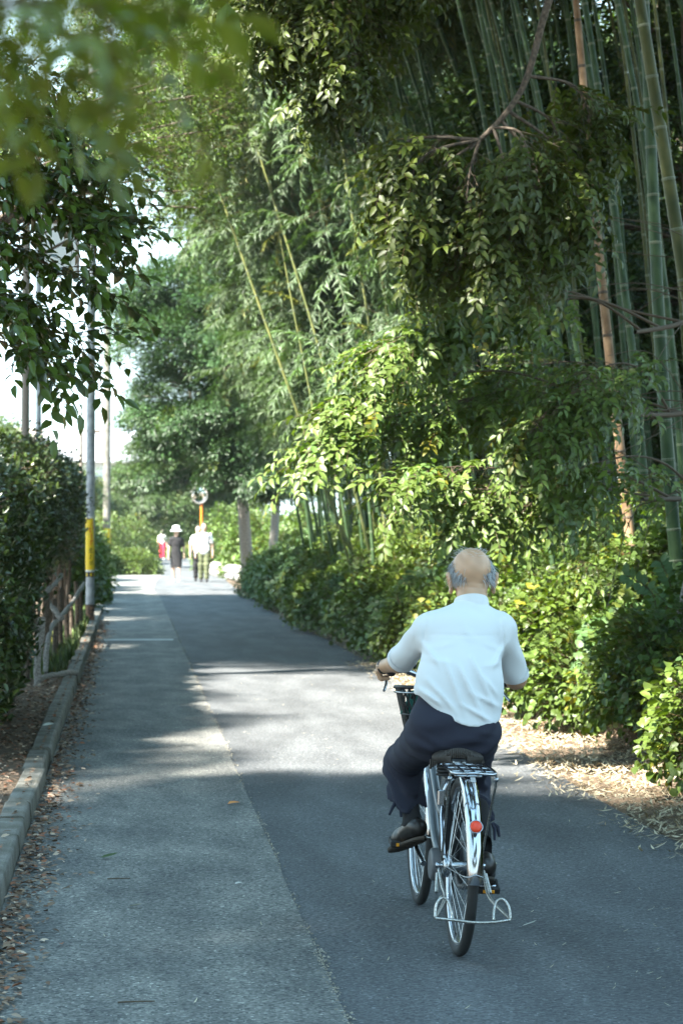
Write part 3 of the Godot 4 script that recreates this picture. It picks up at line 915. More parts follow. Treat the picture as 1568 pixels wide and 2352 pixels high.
func build_sunlit_tree():
	# long low boughs reaching out of the grove into the sun
	var r := RandomNumberGenerator.new()
	r.seed = 321
	var at := Vector3(5.2, 1.0, -16.2)
	var o := thing("broadleaf_sapling_tree", "low spreading tree with sunlit yellow green leaves reaching over the lane", "tree", at)
	var tb := MB.new()
	var tp := smooth([Vector3(0, -0.2, 0), Vector3(-0.15, 0.7, 0.1), Vector3(-0.35, 1.5, 0.25), Vector3(-0.5, 2.6, 0.3)], 6)
	tb.tube(tp, taper(0.07, 0.03, tp.size()), 9, false)
	part("trunk", tb, M.bark, o)
	var wood := MB.new()
	var where := []
	var tints := PackedColorArray()
	var tips := [
		[Vector3(1.16, 2.07, -14.0), 1.0], [Vector3(1.30, 2.33, -14.1), 1.25], [Vector3(1.55, 2.67, -14.0), 1.5], [Vector3(1.90, 2.85, -14.2), 1.7], [Vector3(2.12, 3.05, -14.4), 1.9],
		[Vector3(1.69, 1.87, -13.8), 0.95], [Vector3(2.12, 1.73, -13.9), 0.8], [Vector3(2.57, 1.77, -13.9), 0.8], [Vector3(2.77, 2.42, -13.7), 1.3], [Vector3(2.47, 2.17, -13.6), 1.1], [Vector3(1.87, 2.22, -14.3), 1.2], [Vector3(2.27, 2.47, -14.8), 1.4]]
	# three crooked limbs; the boughs leave their ends
	var limbs := []
	for q in [[0.55, Vector3(3.35, 1.75, -14.5)], [0.75, Vector3(3.2, 2.3, -14.3)], [0.95, Vector3(3.3, 2.85, -14.5)]]:
		var e: Vector3 = q[1] - at
		var s0: Vector3 = tp[int(q[0] * (tp.size() - 1))]
		var lp := smooth([s0, s0.lerp(e, 0.3) + Vector3(0, 0.16, 0.1), s0.lerp(e, 0.6) + Vector3(0, -0.08, -0.12), e], 6)
		wood.tube(lp, taper(0.03, 0.014, lp.size()), 7, false)
		limbs.append(lp)
	for q in tips:
		var tip: Vector3 = q[0] - at
		var lp: Array = limbs[0] if q[1] < 1.0 else limbs[1] if q[1] < 1.45 else limbs[2]
		var s0: Vector3 = lp[lp.size() - 1 - r.randi() % 6]
		var mid := s0.lerp(tip, 0.5) + Vector3(0, r.randf_range(0.05, 0.28), r.randf_range(-0.2, 0.3))
		bough(o, [s0, s0.lerp(mid, 0.5) + Vector3(0, r.randf_range(-0.05, 0.12), r.randf_range(-0.1, 0.1)), mid, tip.lerp(mid, 0.35) + Vector3(0, 0.06, 0), tip], 0.011, 34, 0.5, 0.85, Color(1.0, 1.12, 1.3), where, tints, r, wood, 0.3, 0.15)
	# bare brown inner twigs
	for k in 38:
		var lq: Array = limbs[k % 3]
		var s0: Vector3 = lq[4 + r.randi() % (lq.size() - 4)]
		var e := s0 + Vector3(r.randf_range(-1.3, -0.3), r.randf_range(-0.7, 0.35), r.randf_range(-0.3, 0.9))
		wood.tube(smooth([s0, s0.lerp(e, 0.5) + Vector3(0, r.randf_range(-0.1, 0.25), 0), e], 5), taper(0.005, 0.0015, 11), 4, false)
	part("boughs", wood, M.twig, o)
	# the leaves that show largest, each by itself
	var cnt := 0
	var lv := []
	for k in 6:
		var b := MB.new()
		b.tint = Color(0.085, 0.15, 0.036) * r.randf_range(0.9, 1.25)
		b.leaf(Vector3.ZERO, Vector3(1, 0, 0), Vector3.UP, 0.082, 0.038, r.randf_range(0.05, 0.35))
		lv.append(b.mesh())
	var idx := range(where.size())
	idx.sort_custom(func(a, b): return where[a].origin.z * 0.6 - where[a].origin.x > where[b].origin.z * 0.6 - where[b].origin.x)
	for k in 260:
		var t: Transform3D = where[idx[k]]
		var l := part("leaf", lv[k % 6], M.leaf, o)
		l.transform = facing(t.basis.x + unit(r) * 0.5, r.randf_range(-0.4, 0.4), r.randf_range(0.85, 1.15), t.origin + unit(r) * 0.05)
	scatter("crown", sprig.broad, M.leaf, o, where, tints)

func build_hanging_tree():
	# boughs hanging into the picture from above, shade darkened into their leaf tint
	var r := RandomNumberGenerator.new()
	r.seed = 654
	var at := Vector3(5.6, 0.9, -13.4)
	var o := thing("hanging_evergreen", "tall evergreen with drooping boughs tinted dark as in shade hanging before the bamboo", "tree", at)
	var tb := MB.new()
	var tp := smooth([Vector3(0, -0.2, 0), Vector3(-0.1, 2.0, 0), Vector3(-0.4, 4.5, -0.1), Vector3(-0.8, 7.5, -0.2)], 6)
	tb.tube(tp, taper(0.13, 0.05, tp.size()), 10, false)
	part("trunk", tb, M.bark, o)
	var wood := MB.new()
	var where := []
	var tints := PackedColorArray()
	# one long limb arches out overhead and comes down; the boughs leave it
	var limb := smooth([tp[13], Vector3(4.6, 6.0, -13.2) - at, Vector3(3.3, 5.6, -13.0) - at, Vector3(2.55, 4.9, -12.9) - at, Vector3(2.25, 4.1, -12.8) - at, Vector3(1.95, 3.75, -12.8) - at], 8)
	wood.tube(limb, taper(0.045, 0.012, limb.size()), 8, false)
	var crest := smooth([tp[16], Vector3(3.6, 7.0, -13.4) - at, Vector3(2.0, 6.4, -13.2) - at, Vector3(1.35, 5.3, -13.2) - at, Vector3(1.2, 4.7, -13.2) - at], 8)
	wood.tube(crest, taper(0.045, 0.012, crest.size()), 8, false)
	for q in [
		[Vector3(1.47, 3.59, -12.8), 0.95], [Vector3(1.55, 3.37, -12.7), 0.97], [Vector3(1.67, 3.17, -12.9), 0.97], [Vector3(1.90, 3.09, -12.7), 0.95], [Vector3(2.15, 3.07, -12.6), 0.92], [Vector3(2.40, 3.17, -12.8), 0.88], [Vector3(2.60, 3.32, -12.9), 0.85], [Vector3(2.00, 3.42, -13.0), 0.97], [Vector3(1.75, 3.72, -13.0), 0.99], [Vector3(2.25, 3.52, -12.5), 0.9], [Vector3(2.55, 3.67, -13.1), 0.83], [Vector3(2.70, 3.92, -13.0), 0.78]]:
		var tip: Vector3 = q[0] - at
		var s0: Vector3 = limb[int(q[1] * (limb.size() - 1))]
		var mid := s0.lerp(tip, 0.5) + (tip - s0) * Vector3(0.25, 0, 0.25) + Vector3(0, 0.1, 0)
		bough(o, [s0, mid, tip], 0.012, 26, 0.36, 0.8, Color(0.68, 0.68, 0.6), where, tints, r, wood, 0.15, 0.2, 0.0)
	for q in [[Vector3(0.70, 4.69, -13.2), 0.97], [Vector3(0.85, 4.44, -13.4), 1.0], [Vector3(1.10, 4.14, -13.2), 1.0], [Vector3(1.32, 4.24, -13.0), 0.98], [Vector3(1.40, 4.64, -13.4), 0.93], [Vector3(0.90, 4.89, -13.0), 0.93], [Vector3(1.30, 4.06, -13.5), 1.0], [Vector3(1.05, 4.59, -12.9), 0.99], [Vector3(1.60, 4.84, -13.2), 0.85]]:
		var tip: Vector3 = q[0] - at
		var s0: Vector3 = crest[int(q[1] * (crest.size() - 1))]
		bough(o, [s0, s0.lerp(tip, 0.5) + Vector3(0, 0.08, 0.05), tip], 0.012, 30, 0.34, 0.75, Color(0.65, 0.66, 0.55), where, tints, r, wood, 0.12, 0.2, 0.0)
	# unseen crown above the frame, added to shade the boughs below
	var cl := clumps(r, Vector3(0.5, 6.3, -11.6) - at, Vector3(1.1, 0.8, 1.7), 24, 0.5) + clumps(r, Vector3(3.8, 7.0, -13.2) - at, Vector3(2.4, 1.2, 2.2), 34, 0.6)
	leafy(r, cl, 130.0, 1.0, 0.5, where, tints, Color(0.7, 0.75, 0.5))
	part("boughs", wood, M.bark, o)
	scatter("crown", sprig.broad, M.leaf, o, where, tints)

# ---------------------------------------------------------------- hedge side
func build_left_side():
	var r := RandomNumberGenerator.new()
	r.seed = 1717
	# camellia hedge: bare stems below, glossy leaves above
	var k := 0
	for q in [[-1.45, -15.4, 1.15, 0.0], [-1.52, -16.4, 1.6, 0.0], [-1.50, -17.6, 1.9, 0.0], [-1.48, -18.9, 2.05, 0.25], [-1.50, -20.3, 2.1, 0.5], [-1.50, -22.0, 2.15, 0.75], [-1.45, -24.0, 2.3, 0.8], [-1.45, -26.2, 2.4, 0.85], [-1.44, -28.5, 2.45, 0.85], [-1.42, -31.0, 2.45, 0.8], [-1.42, -33.6, 2.4, 0.8]]:
		camellia(Vector3(q[0], 0.1, q[1]), q[2], q[3], k)
		k += 1
	build_log_fence(r)
	# leafy tree on the hedge side whose outer boughs hang into view, dark against the sky
	var at := Vector3(-2.6, 0.15, -10.6)
	var o := thing("laurel_tree", "dark leaved tree whose boughs hang against the bright sky", "tree", at)
	var tb := MB.new()
	var tp := smooth([Vector3(0, -0.2, 0), Vector3(0.1, 1.6, 0), Vector3(0.3, 3.4, 0.1), Vector3(0.4, 5.6, 0.1)], 6)
	tb.tube(tp, taper(0.11, 0.04, tp.size()), 10, false)
	part("trunk", tb, M.bark, o)
	var wood := MB.new()
	var where := []
	var tints := PackedColorArray()
	for q in [
		[Vector3(-0.40, 2.30, -10.2), 2.6], [Vector3(-0.27, 2.43, -10.4), 2.9], [Vector3(-0.20, 2.68, -10.3), 3.1], [Vector3(-0.15, 2.90, -10.2), 3.3], [Vector3(-0.10, 3.00, -10.5), 3.5], [Vector3(-0.30, 3.08, -10.3), 3.7], [Vector3(-0.17, 3.23, -10.4), 3.9], [Vector3(-0.35, 3.38, -10.2), 4.0], [Vector3(-0.55, 2.58, -10.2), 2.9], [Vector3(-0.60, 2.88, -10.4), 3.2], [Vector3(-0.60, 3.18, -10.3), 3.5], [Vector3(-0.65, 3.48, -10.4), 4.0], [Vector3(-0.25, 3.53, -10.6), 4.3]]:
		var tip: Vector3 = q[0] - at
		var s0: Vector3 = tp[int(clampf(q[1] / 5.6, 0.1, 0.97) * (tp.size() - 1))]
		var mid := s0.lerp(tip, 0.55) + Vector3(0, 0.3, r.randf_range(-0.1, 0.1))
		bough(o, [s0, mid, tip.lerp(mid, 0.4) + Vector3(0, 0.06, 0), tip], 0.011, 12, 0.30, 1.1, Color(0.6, 0.66, 0.5), where, tints, r, wood, 0.4, 0.0, 0.0, -0.3)
	# the rest of its crown, above the frame
	var cl := clumps(r, Vector3(-0.8, 5.8, 1.8), Vector3(1.5, 1.2, 1.6), 26, 0.6)
	leafy(r, cl, 42.0, 1.0, 0.4, where, tints, Color(0.7, 0.85, 0.65))
	part("boughs", wood, M.twig, o)
	scatter("crown", sprig.broad_b, M.glossy_leaf, o, where, tints)
	# near overhanging bough, far out of focus
	var at2 := Vector3(-1.1, 0.12, -1.3)
	var n := thing("overhanging_tree", "tree close by whose blurred boughs hang over the lane", "tree", at2)
	var nb := MB.new()
	var np := smooth([Vector3(0, -0.2, 0), Vector3(0.0, 0.8, 0.1), Vector3(0.15, 1.6, 0.05), Vector3(0.2, 2.6, 0.1)], 5)
	nb.tube(np, taper(0.05, 0.02, np.size()), 9, false)
	part("trunk", nb, M.bark, n)
	var nw := MB.new()
	var w2 := []
	var t2 := PackedColorArray()
	for q in [[Vector3(-0.05, 1.89, -1.45), 1.72], [Vector3(-0.01, 1.92, -1.6), 1.78], [Vector3(-0.01, 1.955, -1.75), 1.82]]:
		var tip: Vector3 = q[0] - at2
		var s0: Vector3 = np[int(q[1] / 2.7 * (np.size() - 1))]
		bough(n, [s0, s0.lerp(tip, 0.5) + Vector3(0, 0.1, 0), tip], 0.005, 7, 0.09, 0.30, Color(1.2, 1.1, 0.6), w2, t2, r, nw, 0.75, 0.2, 0.0)
	part("boughs", nw, M.twig, n)
	scatter("crown", sprig.broad, M.leaf, n, w2, t2)
	# maple beyond
	var am := Vector3(-2.6, 0.15, -22.5)
	var mc := clumps(r, Vector3(-0.3, 5.6, -22.0), Vector3(1.5, 0.9, 1.6), 30, 0.42)
	mc += clumps(r, Vector3(0.25, 5.0, -23.0), Vector3(0.6, 0.6, 0.8), 14, 0.4)
	tree("maple_tree", "fine leaved green maple arching over the pavement", am, am + Vector3(1.0, 5.8, 0.3), 0.09, mc, 125.0, 0.9, Color(1.0, 1.1, 0.8), sprig.maple, M.leaf, "", null, 0.2)
	# single twig of long pale young leaves, sunlight lightened into their colour
	var ab := Vector3(0.28, 3.08, -6.5)
	var hb := thing("hanging_twig", "twig with three long pale green leaves hanging from above", "twig", ab)
	var hw := MB.new()
	hw.tube([Vector3(-0.9, 0.5, 0.1), Vector3(-0.4, 0.25, 0.05), Vector3(0, 0, 0), Vector3(0.005, -0.02, 0)], [0.005, 0.004, 0.002, 0.001], 5, false)
	part("stem", hw, M.twig, hb)
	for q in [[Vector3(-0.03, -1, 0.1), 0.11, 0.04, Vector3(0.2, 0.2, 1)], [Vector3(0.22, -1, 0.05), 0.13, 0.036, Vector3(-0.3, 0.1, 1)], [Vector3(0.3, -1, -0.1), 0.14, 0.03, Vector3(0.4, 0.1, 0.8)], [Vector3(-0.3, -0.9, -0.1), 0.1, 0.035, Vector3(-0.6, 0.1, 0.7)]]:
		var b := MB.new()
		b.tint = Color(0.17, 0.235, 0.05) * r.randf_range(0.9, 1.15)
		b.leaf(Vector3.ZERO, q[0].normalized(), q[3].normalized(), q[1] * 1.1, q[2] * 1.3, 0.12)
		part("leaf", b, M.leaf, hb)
	# unseen trees added on the hedge side and behind the camera: they keep the sun off the lane
	for q in [
		[2.2, 9.0, 7.0, 2.6], [-2.5, 12.0, 7.5, 2.8], [6.0, 6.0, 7.5, 2.8], [-6.5, 16.0, 4.5, 3.0], [-1.0, 19.0, 4.2, 3.0], [4.5, 16.5, 4.5, 3.0], [9.0, 12.0, 5.0, 3.0], [-9.5, 11.0, 5.0, 3.0],
		[-7.6, -6.0, 12.0, 2.3], [-7.6, -1.6, 12.5, 2.6], [-7.6, 3.2, 12.0, 2.6], [-7.0, 7.6, 12.0, 2.6], [-4.9, -4.8, 11.5, 1.9], [-4.9, -0.6, 12.0, 2.2], [-4.6, 4.0, 12.0, 2.4],
		[-10.0, -3.8, 12.0, 2.0], [-10.0, 1.0, 12.4, 2.0], [-10.3, -9.6, 12.0, 1.7], [-10.5, -12.4, 12.4, 1.7], [-10.5, -15.2, 12.0, 1.7], [-10.2, -18.2, 12.0, 1.7],
		[-7.4, -22.0, 12.0, 2.3], [-7.6, -26.2, 12.5, 2.6], [-7.4, -31.0, 12.0, 2.8], [-7.6, -36.0, 12.5, 2.8], [-7.4, -41.0, 12.0, 2.8], [-7.6, -45.5, 12.0, 2.6]]:
		var a := Vector3(q[0], 0.15, q[1])
		var rad: float = q[3]
		tree("added_shade_tree", "tall unseen evergreen tree added to keep light off the lane", a, a + Vector3(0, q[2], 0), 0.17, clumps(r, a + Vector3(0, q[2], 0), Vector3(rad, rad * 0.55, rad), int(11 * rad * rad), 0.66), 62.0, 1.2, Color(0.8, 1.0, 0.7), sprig.far, M.leaf, "added shade trees out of view")

func camellia(at: Vector3, h: float, bare: float, k: int):
	var names := ["glossy dark camellia bush in the hedge, leafy down to the ground", "glossy dark camellia bush in the hedge on tall bare stems"]
	var o := thing("camellia_bush", names[0] if bare < 0.3 else names[1], "shrub", at, "leafy camellias of the hedge" if bare < 0.3 else "bare stemmed camellias of the hedge")
	var r := RandomNumberGenerator.new()
	r.seed = 40 + k
	for j in 9:
		var a := r.randf() * TAU
		var b := MB.new()
		var p0 := Vector3(cos(a) * 0.4 + 0.1, -0.06, sin(a) * r.randf_range(0.4, 1.0))
		if j < 5: p0.x = r.randf_range(0.1, 0.5)
		var e := p0 + Vector3(r.randf_range(-0.15, 0.15), h * 0.85, r.randf_range(-0.25, 0.25))
		var p := smooth([p0, p0.lerp(e, 0.35) + Vector3(r.randf_range(-0.05, 0.05), 0, r.randf_range(-0.08, 0.08)), p0.lerp(e, 0.7) + Vector3(r.randf_range(-0.05, 0.05), 0, 0), e], 4)
		b.tube(p, taper(r.randf_range(0.018, 0.034), 0.008, p.size()), 7, false)
		part("stem", b, M.bark, o)
	var where := []
	var tints := PackedColorArray()
	var f := FastNoiseLite.new()
	f.seed = 80 + k
	f.frequency = 1.1
	for j in 1500:
		var y := lerpf(bare, h, pow(r.randf(), 0.75))
		var z := r.randf_range(-1.15, 1.15)
		var fs := f.get_noise_3d(at.x, y * 1.3, at.z + z)
		var thick := 0.52 * smoothstep(bare - 0.25, bare + 0.5, y) * (1.0 - 0.75 * smoothstep(h - 0.3, h + 0.12, y)) + 0.30 * fs
		if fs < -0.32 and y < h * 0.8: continue
		if bare > 0.3 and y < 1.5 and r.randf() < 0.72 * (1.0 - (y - bare) / (1.5 - bare)): continue
		var x := thick * (r.randf_range(-0.4, 1.0) if r.randf() < 0.25 else pow(r.randf(), 0.3))
		if r.randf() < 0.05:
			x += r.randf_range(0.05, 0.16)
			y += r.randf_range(0.0, 0.2)
		where.append(facing(Vector3(0.8, 0.1, r.randf_range(-0.5, 0.9)) + unit(r) * 0.7, r.randf_range(-0.7, 0.7), r.randf_range(0.75, 1.2), Vector3(x, y, z)))
		tints.append(shade_of(r, Color(1, 1, 1) if r.randf() < 0.85 else Color(1.9, 1.8, 1.1), 0.3))
	scatter("foliage", sprig.camellia, M.glossy_leaf, o, where, tints)

func build_log_fence(r: RandomNumberGenerator):
	var logs := [
		["rough_log_rail", "crooked grey branch used as a low rail below the hedge", [Vector3(-0.84, 0.12, -22.6), Vector3(-0.83, 0.45, -23.0), Vector3(-0.82, 0.54, -24.2), Vector3(-0.79, 0.56, -26), Vector3(-0.75, 0.61, -29), Vector3(-0.69, 0.75, -34)], 0.026, "rail"],
		["fence_post", "grey weathered post standing at the foot of the hedge", [Vector3(-0.872, 0.02, -21.2), Vector3(-0.86, 0.35, -21.25), Vector3(-0.83, 0.72, -21.4)], 0.036, "post"],
		["broken_branch", "split grey branch jutting down across the crooked rail", [Vector3(-0.93, 0.84, -24.5), Vector3(-0.82, 0.70, -24.2), Vector3(-0.72, 0.60, -24.0)], 0.03, "branch"],
		["fallen_branch", "grey branch lying from the post to the kerb", [Vector3(-0.86, 0.13, -21.5), Vector3(-0.72, 0.15, -21.9), Vector3(-0.53, 0.14, -22.3)], 0.028, "branch"],
		["broken_branch", "short pale branch poking from the hedge above the broken one", [Vector3(-0.93, 0.86, -24.6), Vector3(-0.84, 0.95, -25.4), Vector3(-0.8, 1.02, -26.3)], 0.026, "branch"],
		["broken_branch", "pale branch poking out beside the striped pole", [Vector3(-0.95, 1.18, -33.0), Vector3(-0.83, 1.22, -33.4), Vector3(-0.72, 1.32, -34.0)], 0.026, "branch"]]
	for q in logs:
		var b := MB.new()
		var p := smooth(q[2], 6)
		var w := []
		for k in p.size():
			p[k] += Vector3(r.randf_range(-0.006, 0.006), r.randf_range(-0.008, 0.008), 0)
			w.append(q[3] * r.randf_range(0.85, 1.12))
		b.tube(p, w, 9)
		var o := part(numbered(q[0]), b, M.grey_wood, self)
		tag(o, q[1], q[4])
	for k in 7:
		var z := -23.2 - k * 1.7
		var b := MB.new()
		var x := -0.86 + k * 0.022
		b.tube(smooth([Vector3(x, 0.02, z), Vector3(x + r.randf_range(-0.02, 0.02), 0.4, z), Vector3(x + r.randf_range(-0.02, 0.02), 0.75 + r.randf_range(-0.1, 0.15), z)], 4), taper(0.034, 0.028, 9), 8)
		var o := part(numbered("fence_stake"), b, M.bark, self)
		tag(o, "short dark brown stake carrying the crooked rail", "stake", "stakes along the hedge foot")

# ---------------------------------------------------------------- far street, poles, people
const GLYPHS := {
	"su": [[0.15, 0.85, 0.8, 0.85, 0.72, 0.66, 0.5, 0.4, 0.1, 0.1], [0.52, 0.42, 0.9, 0.1]],
	"pi": [[0.2, 0.9, 0.2, 0.2, 0.3, 0.1, 0.85, 0.1], [0.2, 0.52, 0.78, 0.64], [0.82, 0.9, 0.9, 0.98, 0.98, 0.9, 0.9, 0.82, 0.82, 0.9]],
	"bar": [[0.5, 0.95, 0.5, 0.08]],
	"do": [[0.35, 0.95, 0.35, 0.05], [0.35, 0.6, 0.8, 0.4], [0.65, 0.88, 0.72, 0.74], [0.82, 0.92, 0.89, 0.78]],
	"ochi": [[0.1, 0.9, 0.9, 0.9], [0.33, 1.0, 0.33, 0.82], [0.67, 1.0, 0.67, 0.82], [0.12, 0.74, 0.2, 0.66], [0.08, 0.52, 0.16, 0.45], [0.08, 0.08, 0.22, 0.32], [0.5, 0.76, 0.35, 0.52], [0.46, 0.68, 0.8, 0.68, 0.35, 0.34], [0.5, 0.56, 0.95, 0.34], [0.45, 0.3, 0.85, 0.3, 0.85, 0.05, 0.45, 0.05, 0.45, 0.3]],
	"to": [[0.3, 0.9, 0.4, 0.5], [0.8, 0.7, 0.3, 0.45, 0.2, 0.25, 0.35, 0.1, 0.85, 0.1]],
	"se": [[0.1, 0.6, 0.95, 0.68], [0.68, 0.9, 0.68, 0.42, 0.58, 0.34], [0.3, 0.85, 0.3, 0.2, 0.45, 0.1, 0.85, 0.1]]}

func on_pole(rad: float, ang: float, x: float, y: float) -> Vector3:
	var a := ang + x / rad
	return Vector3(sin(a) * rad, y, cos(a) * rad)

func glyph(b: MB, called: String, rad: float, ang: float, w: float, h: float, y0: float, pen: float):
	for st in GLYPHS[called]:
		for k in range(0, st.size() - 2, 2):
			var p := Vector2((st[k] - 0.5) * w, y0 + st[k + 1] * h)
			var q := Vector2((st[k + 2] - 0.5) * w, y0 + st[k + 3] * h)
			var d := (q - p).normalized()
			var s := Vector2(-d.y, d.x) * pen * 0.5
			p -= d * pen * 0.3; q += d * pen * 0.3
			var c := [p + s, q + s, q - s, p - s]
			var v := []
			for e in c: v.append(on_pole(rad, ang, e.x, e.y))
			b.quad(v[0], v[1], v[2], v[3], on_pole(1.0, ang, 0, 0))

func band(b: MB, rad: float, y0: float, y1: float, a0 := 0.0, a1 := TAU):
	var n := 28
	var k := b.v.size()
	for j in n + 1:
		var a := lerpf(a0, a1, float(j) / n)
		var d := Vector3(sin(a), 0, cos(a))
		b.vert(d * rad + Vector3(0, y0, 0), d, Vector2(float(j) / n, 1)); b.vert(d * rad + Vector3(0, y1, 0), d, Vector2(float(j) / n, 0))
	for j in n:
		b.tri(k + j * 2, k + j * 2 + 1, k + j * 2 + 3); b.tri(k + j * 2, k + j * 2 + 3, k + j * 2 + 2)

func build_far_street():
	var r := RandomNumberGenerator.new()
	r.seed = 4242
	M.yellow = mat(Color(0.78, 0.55, 0.01), 0.5)
	M.red_print = mat(Color(0.6, 0.03, 0.015), 0.6)
	M.black_print = mat(Color(0.02, 0.02, 0.02), 0.6)
	M.white_edge = mat(Color(0.7, 0.7, 0.68), 0.6)
	M.pole_paint = mat(Color(1, 1, 1), 0.5, 0.25)
	M.pole_paint.albedo_texture = noise_tex(0.02, Color(0.24, 0.26, 0.29), Color(0.4, 0.43, 0.46), 101, 256, 4)
	triplanar(M.pole_paint, 0.9)
	M.rust = mat(Color(1, 1, 1), 0.85)
	M.rust.albedo_texture = noise_tex(0.035, Color(0.03, 0.022, 0.018), Color(0.42, 0.2, 0.10), 103, 256, 4, FastNoiseLite.TYPE_SIMPLEX_SMOOTH, Color(0.12, 0.07, 0.05))
	triplanar(M.rust, 0.45)
	M.brown_pole = mat(Color(0.20, 0.165, 0.14), 0.55, 0.2)
	# striped pole with the yellow warning sheet
	var o := thing("utility_pole", "grey steel pole with a yellow vertical warning sheet standing on the kerb", "pole", Vector3(-0.64, 0.0, -36.0))
	var pb := MB.new()
	pb.tube([Vector3(0, 0.36, 0), Vector3(0.01, 3.0, 0), Vector3(0.03, 9.5, 0)], [0.0685, 0.0675, 0.06], 24)
	part("shaft", pb, M.pole_paint, o)
	var rb := MB.new()
	rb.tube([Vector3(0, -0.05, 0), Vector3(0, 0.36, 0)], 0.069, 24, false)
	part("rusty_foot", rb, M.rust, o, Vector3.ZERO, "rusty foot of the pole with flaking paint")
	var sh := MB.new()
	band(sh, 0.0715, 0.91, 1.735)
	var sheet_ := part("warning_sheet", sh, M.yellow, o)
	var eb := MB.new()
	band(eb, 0.0713, 0.885, 0.91); band(eb, 0.0713, 1.735, 1.765)
	part("edge", eb, M.white_edge, sheet_)
	var ang := 0.30
	var red := MB.new()
	var y := 1.69
	for g in ["su", "pi", "bar", "do"]:
		glyph(red, g, 0.0725, ang, 0.074, 0.088, y - 0.09, 0.014); y -= 0.099
	part("red_lettering", red, M.red_print, sheet_)
	var blk := MB.new()
	y -= 0.03
	for g in ["ochi", "to", "se"]:
		glyph(blk, g, 0.0725, ang, 0.076, 0.09, y - 0.09, 0.012); y -= 0.099
	part("black_lettering", blk, M.black_print, sheet_)
	var bb := MB.new()
	band(bb, 0.0712, 0.80, 0.872)
	var bn := part("black_band", bb, M.black_print, o)
	var by := MB.new()
	for k in 6: band(by, 0.0718, 0.812, 0.86, k * TAU / 6.0 + 0.05, k * TAU / 6.0 + 0.42)
	part("yellow_block", by, M.yellow, bn)
	# farther pole with a yellow and black guard
	var o2 := thing("utility_pole", "tall pale concrete pole with a striped yellow guard at its foot", "pole", Vector3(-0.91, 0, -86))
	var p2 := MB.new()
	p2.tube([Vector3.ZERO, Vector3(0.05, 11, 0)], [0.15, 0.11], 18)
	part("shaft", p2, M.concrete, o2)
	var g2 := MB.new()
	band(g2, 0.156, 0.65, 1.6)
	part("guard", g2, M.yellow, o2)
	var g3 := MB.new()
	for k in 8: band(g3, 0.160, 0.7, 1.55, k * TAU / 8.0, k * TAU / 8.0 + 0.22)
	part("guard_stripes", g3, M.black_print, o2).set_meta("kind", "stuff")
	# brown post with a framed board, rising out of the hedge
	var o3 := thing("sign_post", "brown steel post with a white framed board high above the hedge", "sign post", Vector3(-1.40, 0.1, -30.0))
	rod(o3, "post", [Vector3.ZERO, Vector3(0.03, 6.6, 0)], 0.052, M.brown_pole, 16)
	rod(o3, "arm", [Vector3(0.03, 5.6, 0), Vector3(0.3, 5.6, 0.03)], 0.02, M.brown_pole, 8)
	rod(o3, "arm", [Vector3(0.03, 5.0, 0), Vector3(0.3, 5.0, 0.03)], 0.02, M.brown_pole, 8)
	var bd := MB.new()
	bd.box(Vector3(0.455, 5.19, 0.03), Vector3(0.47, 0.66, 0.03), Basis.IDENTITY, 0.005)
	var bo := part("board", bd, M.white_edge, o3)
	var fb := MB.new()
	for q in [[Vector3(0.455, 4.845, 0.03), Vector3(0.56, 0.04, 0.06)], [Vector3(0.455, 5.535, 0.03), Vector3(0.56, 0.04, 0.06)], [Vector3(0.205, 5.19, 0.03), Vector3(0.04, 0.65, 0.06)], [Vector3(0.708, 5.19, 0.03), Vector3(0.04, 0.65, 0.06)]]:
		fb.box(q[0], q[1], Basis.IDENTITY, 0.004)
	part("frame", fb, M.brown_pole, bo)
	var o4 := thing("street_lamp", "thin grey lamp post with a short arm beyond the hedge", "street lamp", Vector3(-1.31, 0, -60))
	rod(o4, "post", [Vector3.ZERO, Vector3(0, 4.2, 0)], 0.045, M.brown_pole, 10)
	rod(o4, "arm", [Vector3(0, 4.18, 0), Vector3(0.26, 4.2, 0)], 0.03, M.brown_pole, 8)
	var lh := MB.new()
	lh.box(Vector3(0.38, 4.17, 0), Vector3(0.26, 0.09, 0.14), Basis.IDENTITY, 0.02)
	part("lamp_head", lh, M.brown_pole, o4)
	var o5 := thing("thin_pole", "slender grey pole standing among the pale trees behind the hedge", "pole", Vector3(-1.82, 0, -45))
	rod(o5, "shaft", [Vector3.ZERO, Vector3(0, 9, 0)], 0.055, M.pole_paint, 12)
	# convex traffic mirror on an orange post
	var orange := mat(Color(0.62, 0.17, 0.015), 0.45)
	var mr := thing("traffic_mirror", "round convex traffic mirror on an orange post behind the walkers", "mirror", Vector3(2.30, 0, -73))
	rod(mr, "post", [Vector3.ZERO, Vector3(0, 2.85, 0)], 0.045, orange, 14)
	var head := Node3D.new()
	head.name = "mirror_head"
	mr.add_child(head)
	head.position = Vector3(-0.06, 2.66, 0.10)
	head.rotation = Vector3(0.10, -0.35, 0)
	var fc := Basis(Vector3(1, 0, 0), Vector3(0, 0, 1), Vector3(0, -1, 0))
	var gl := MB.new()
	gl.lathe(fc, Vector3.ZERO, [Vector2(0.245, 0.0), Vector2(0.2, 0.016), Vector2(0.12, 0.030), Vector2(0.0001, 0.036)], 32)
	part("mirror_glass", gl, mat(Color(0.85, 0.87, 0.88), 0.06, 1.0), head)
	var rm := MB.new()
	rm.lathe(fc, Vector3.ZERO, [Vector2(0.0001, -0.09), Vector2(0.2, -0.075), Vector2(0.262, -0.01), Vector2(0.268, 0.012), Vector2(0.246, 0.014)], 32)
	part("rim", rm, mat(Color(0.55, 0.5, 0.46), 0.6), head)
	var hd := MB.new()
	hd.lathe(fc, Vector3(0, 0.02, -0.01), [Vector2(0.285, -0.03), Vector2(0.30, 0.06), Vector2(0.292, 0.06), Vector2(0.278, -0.03)], 20, PI * 1.08, PI * 1.92)
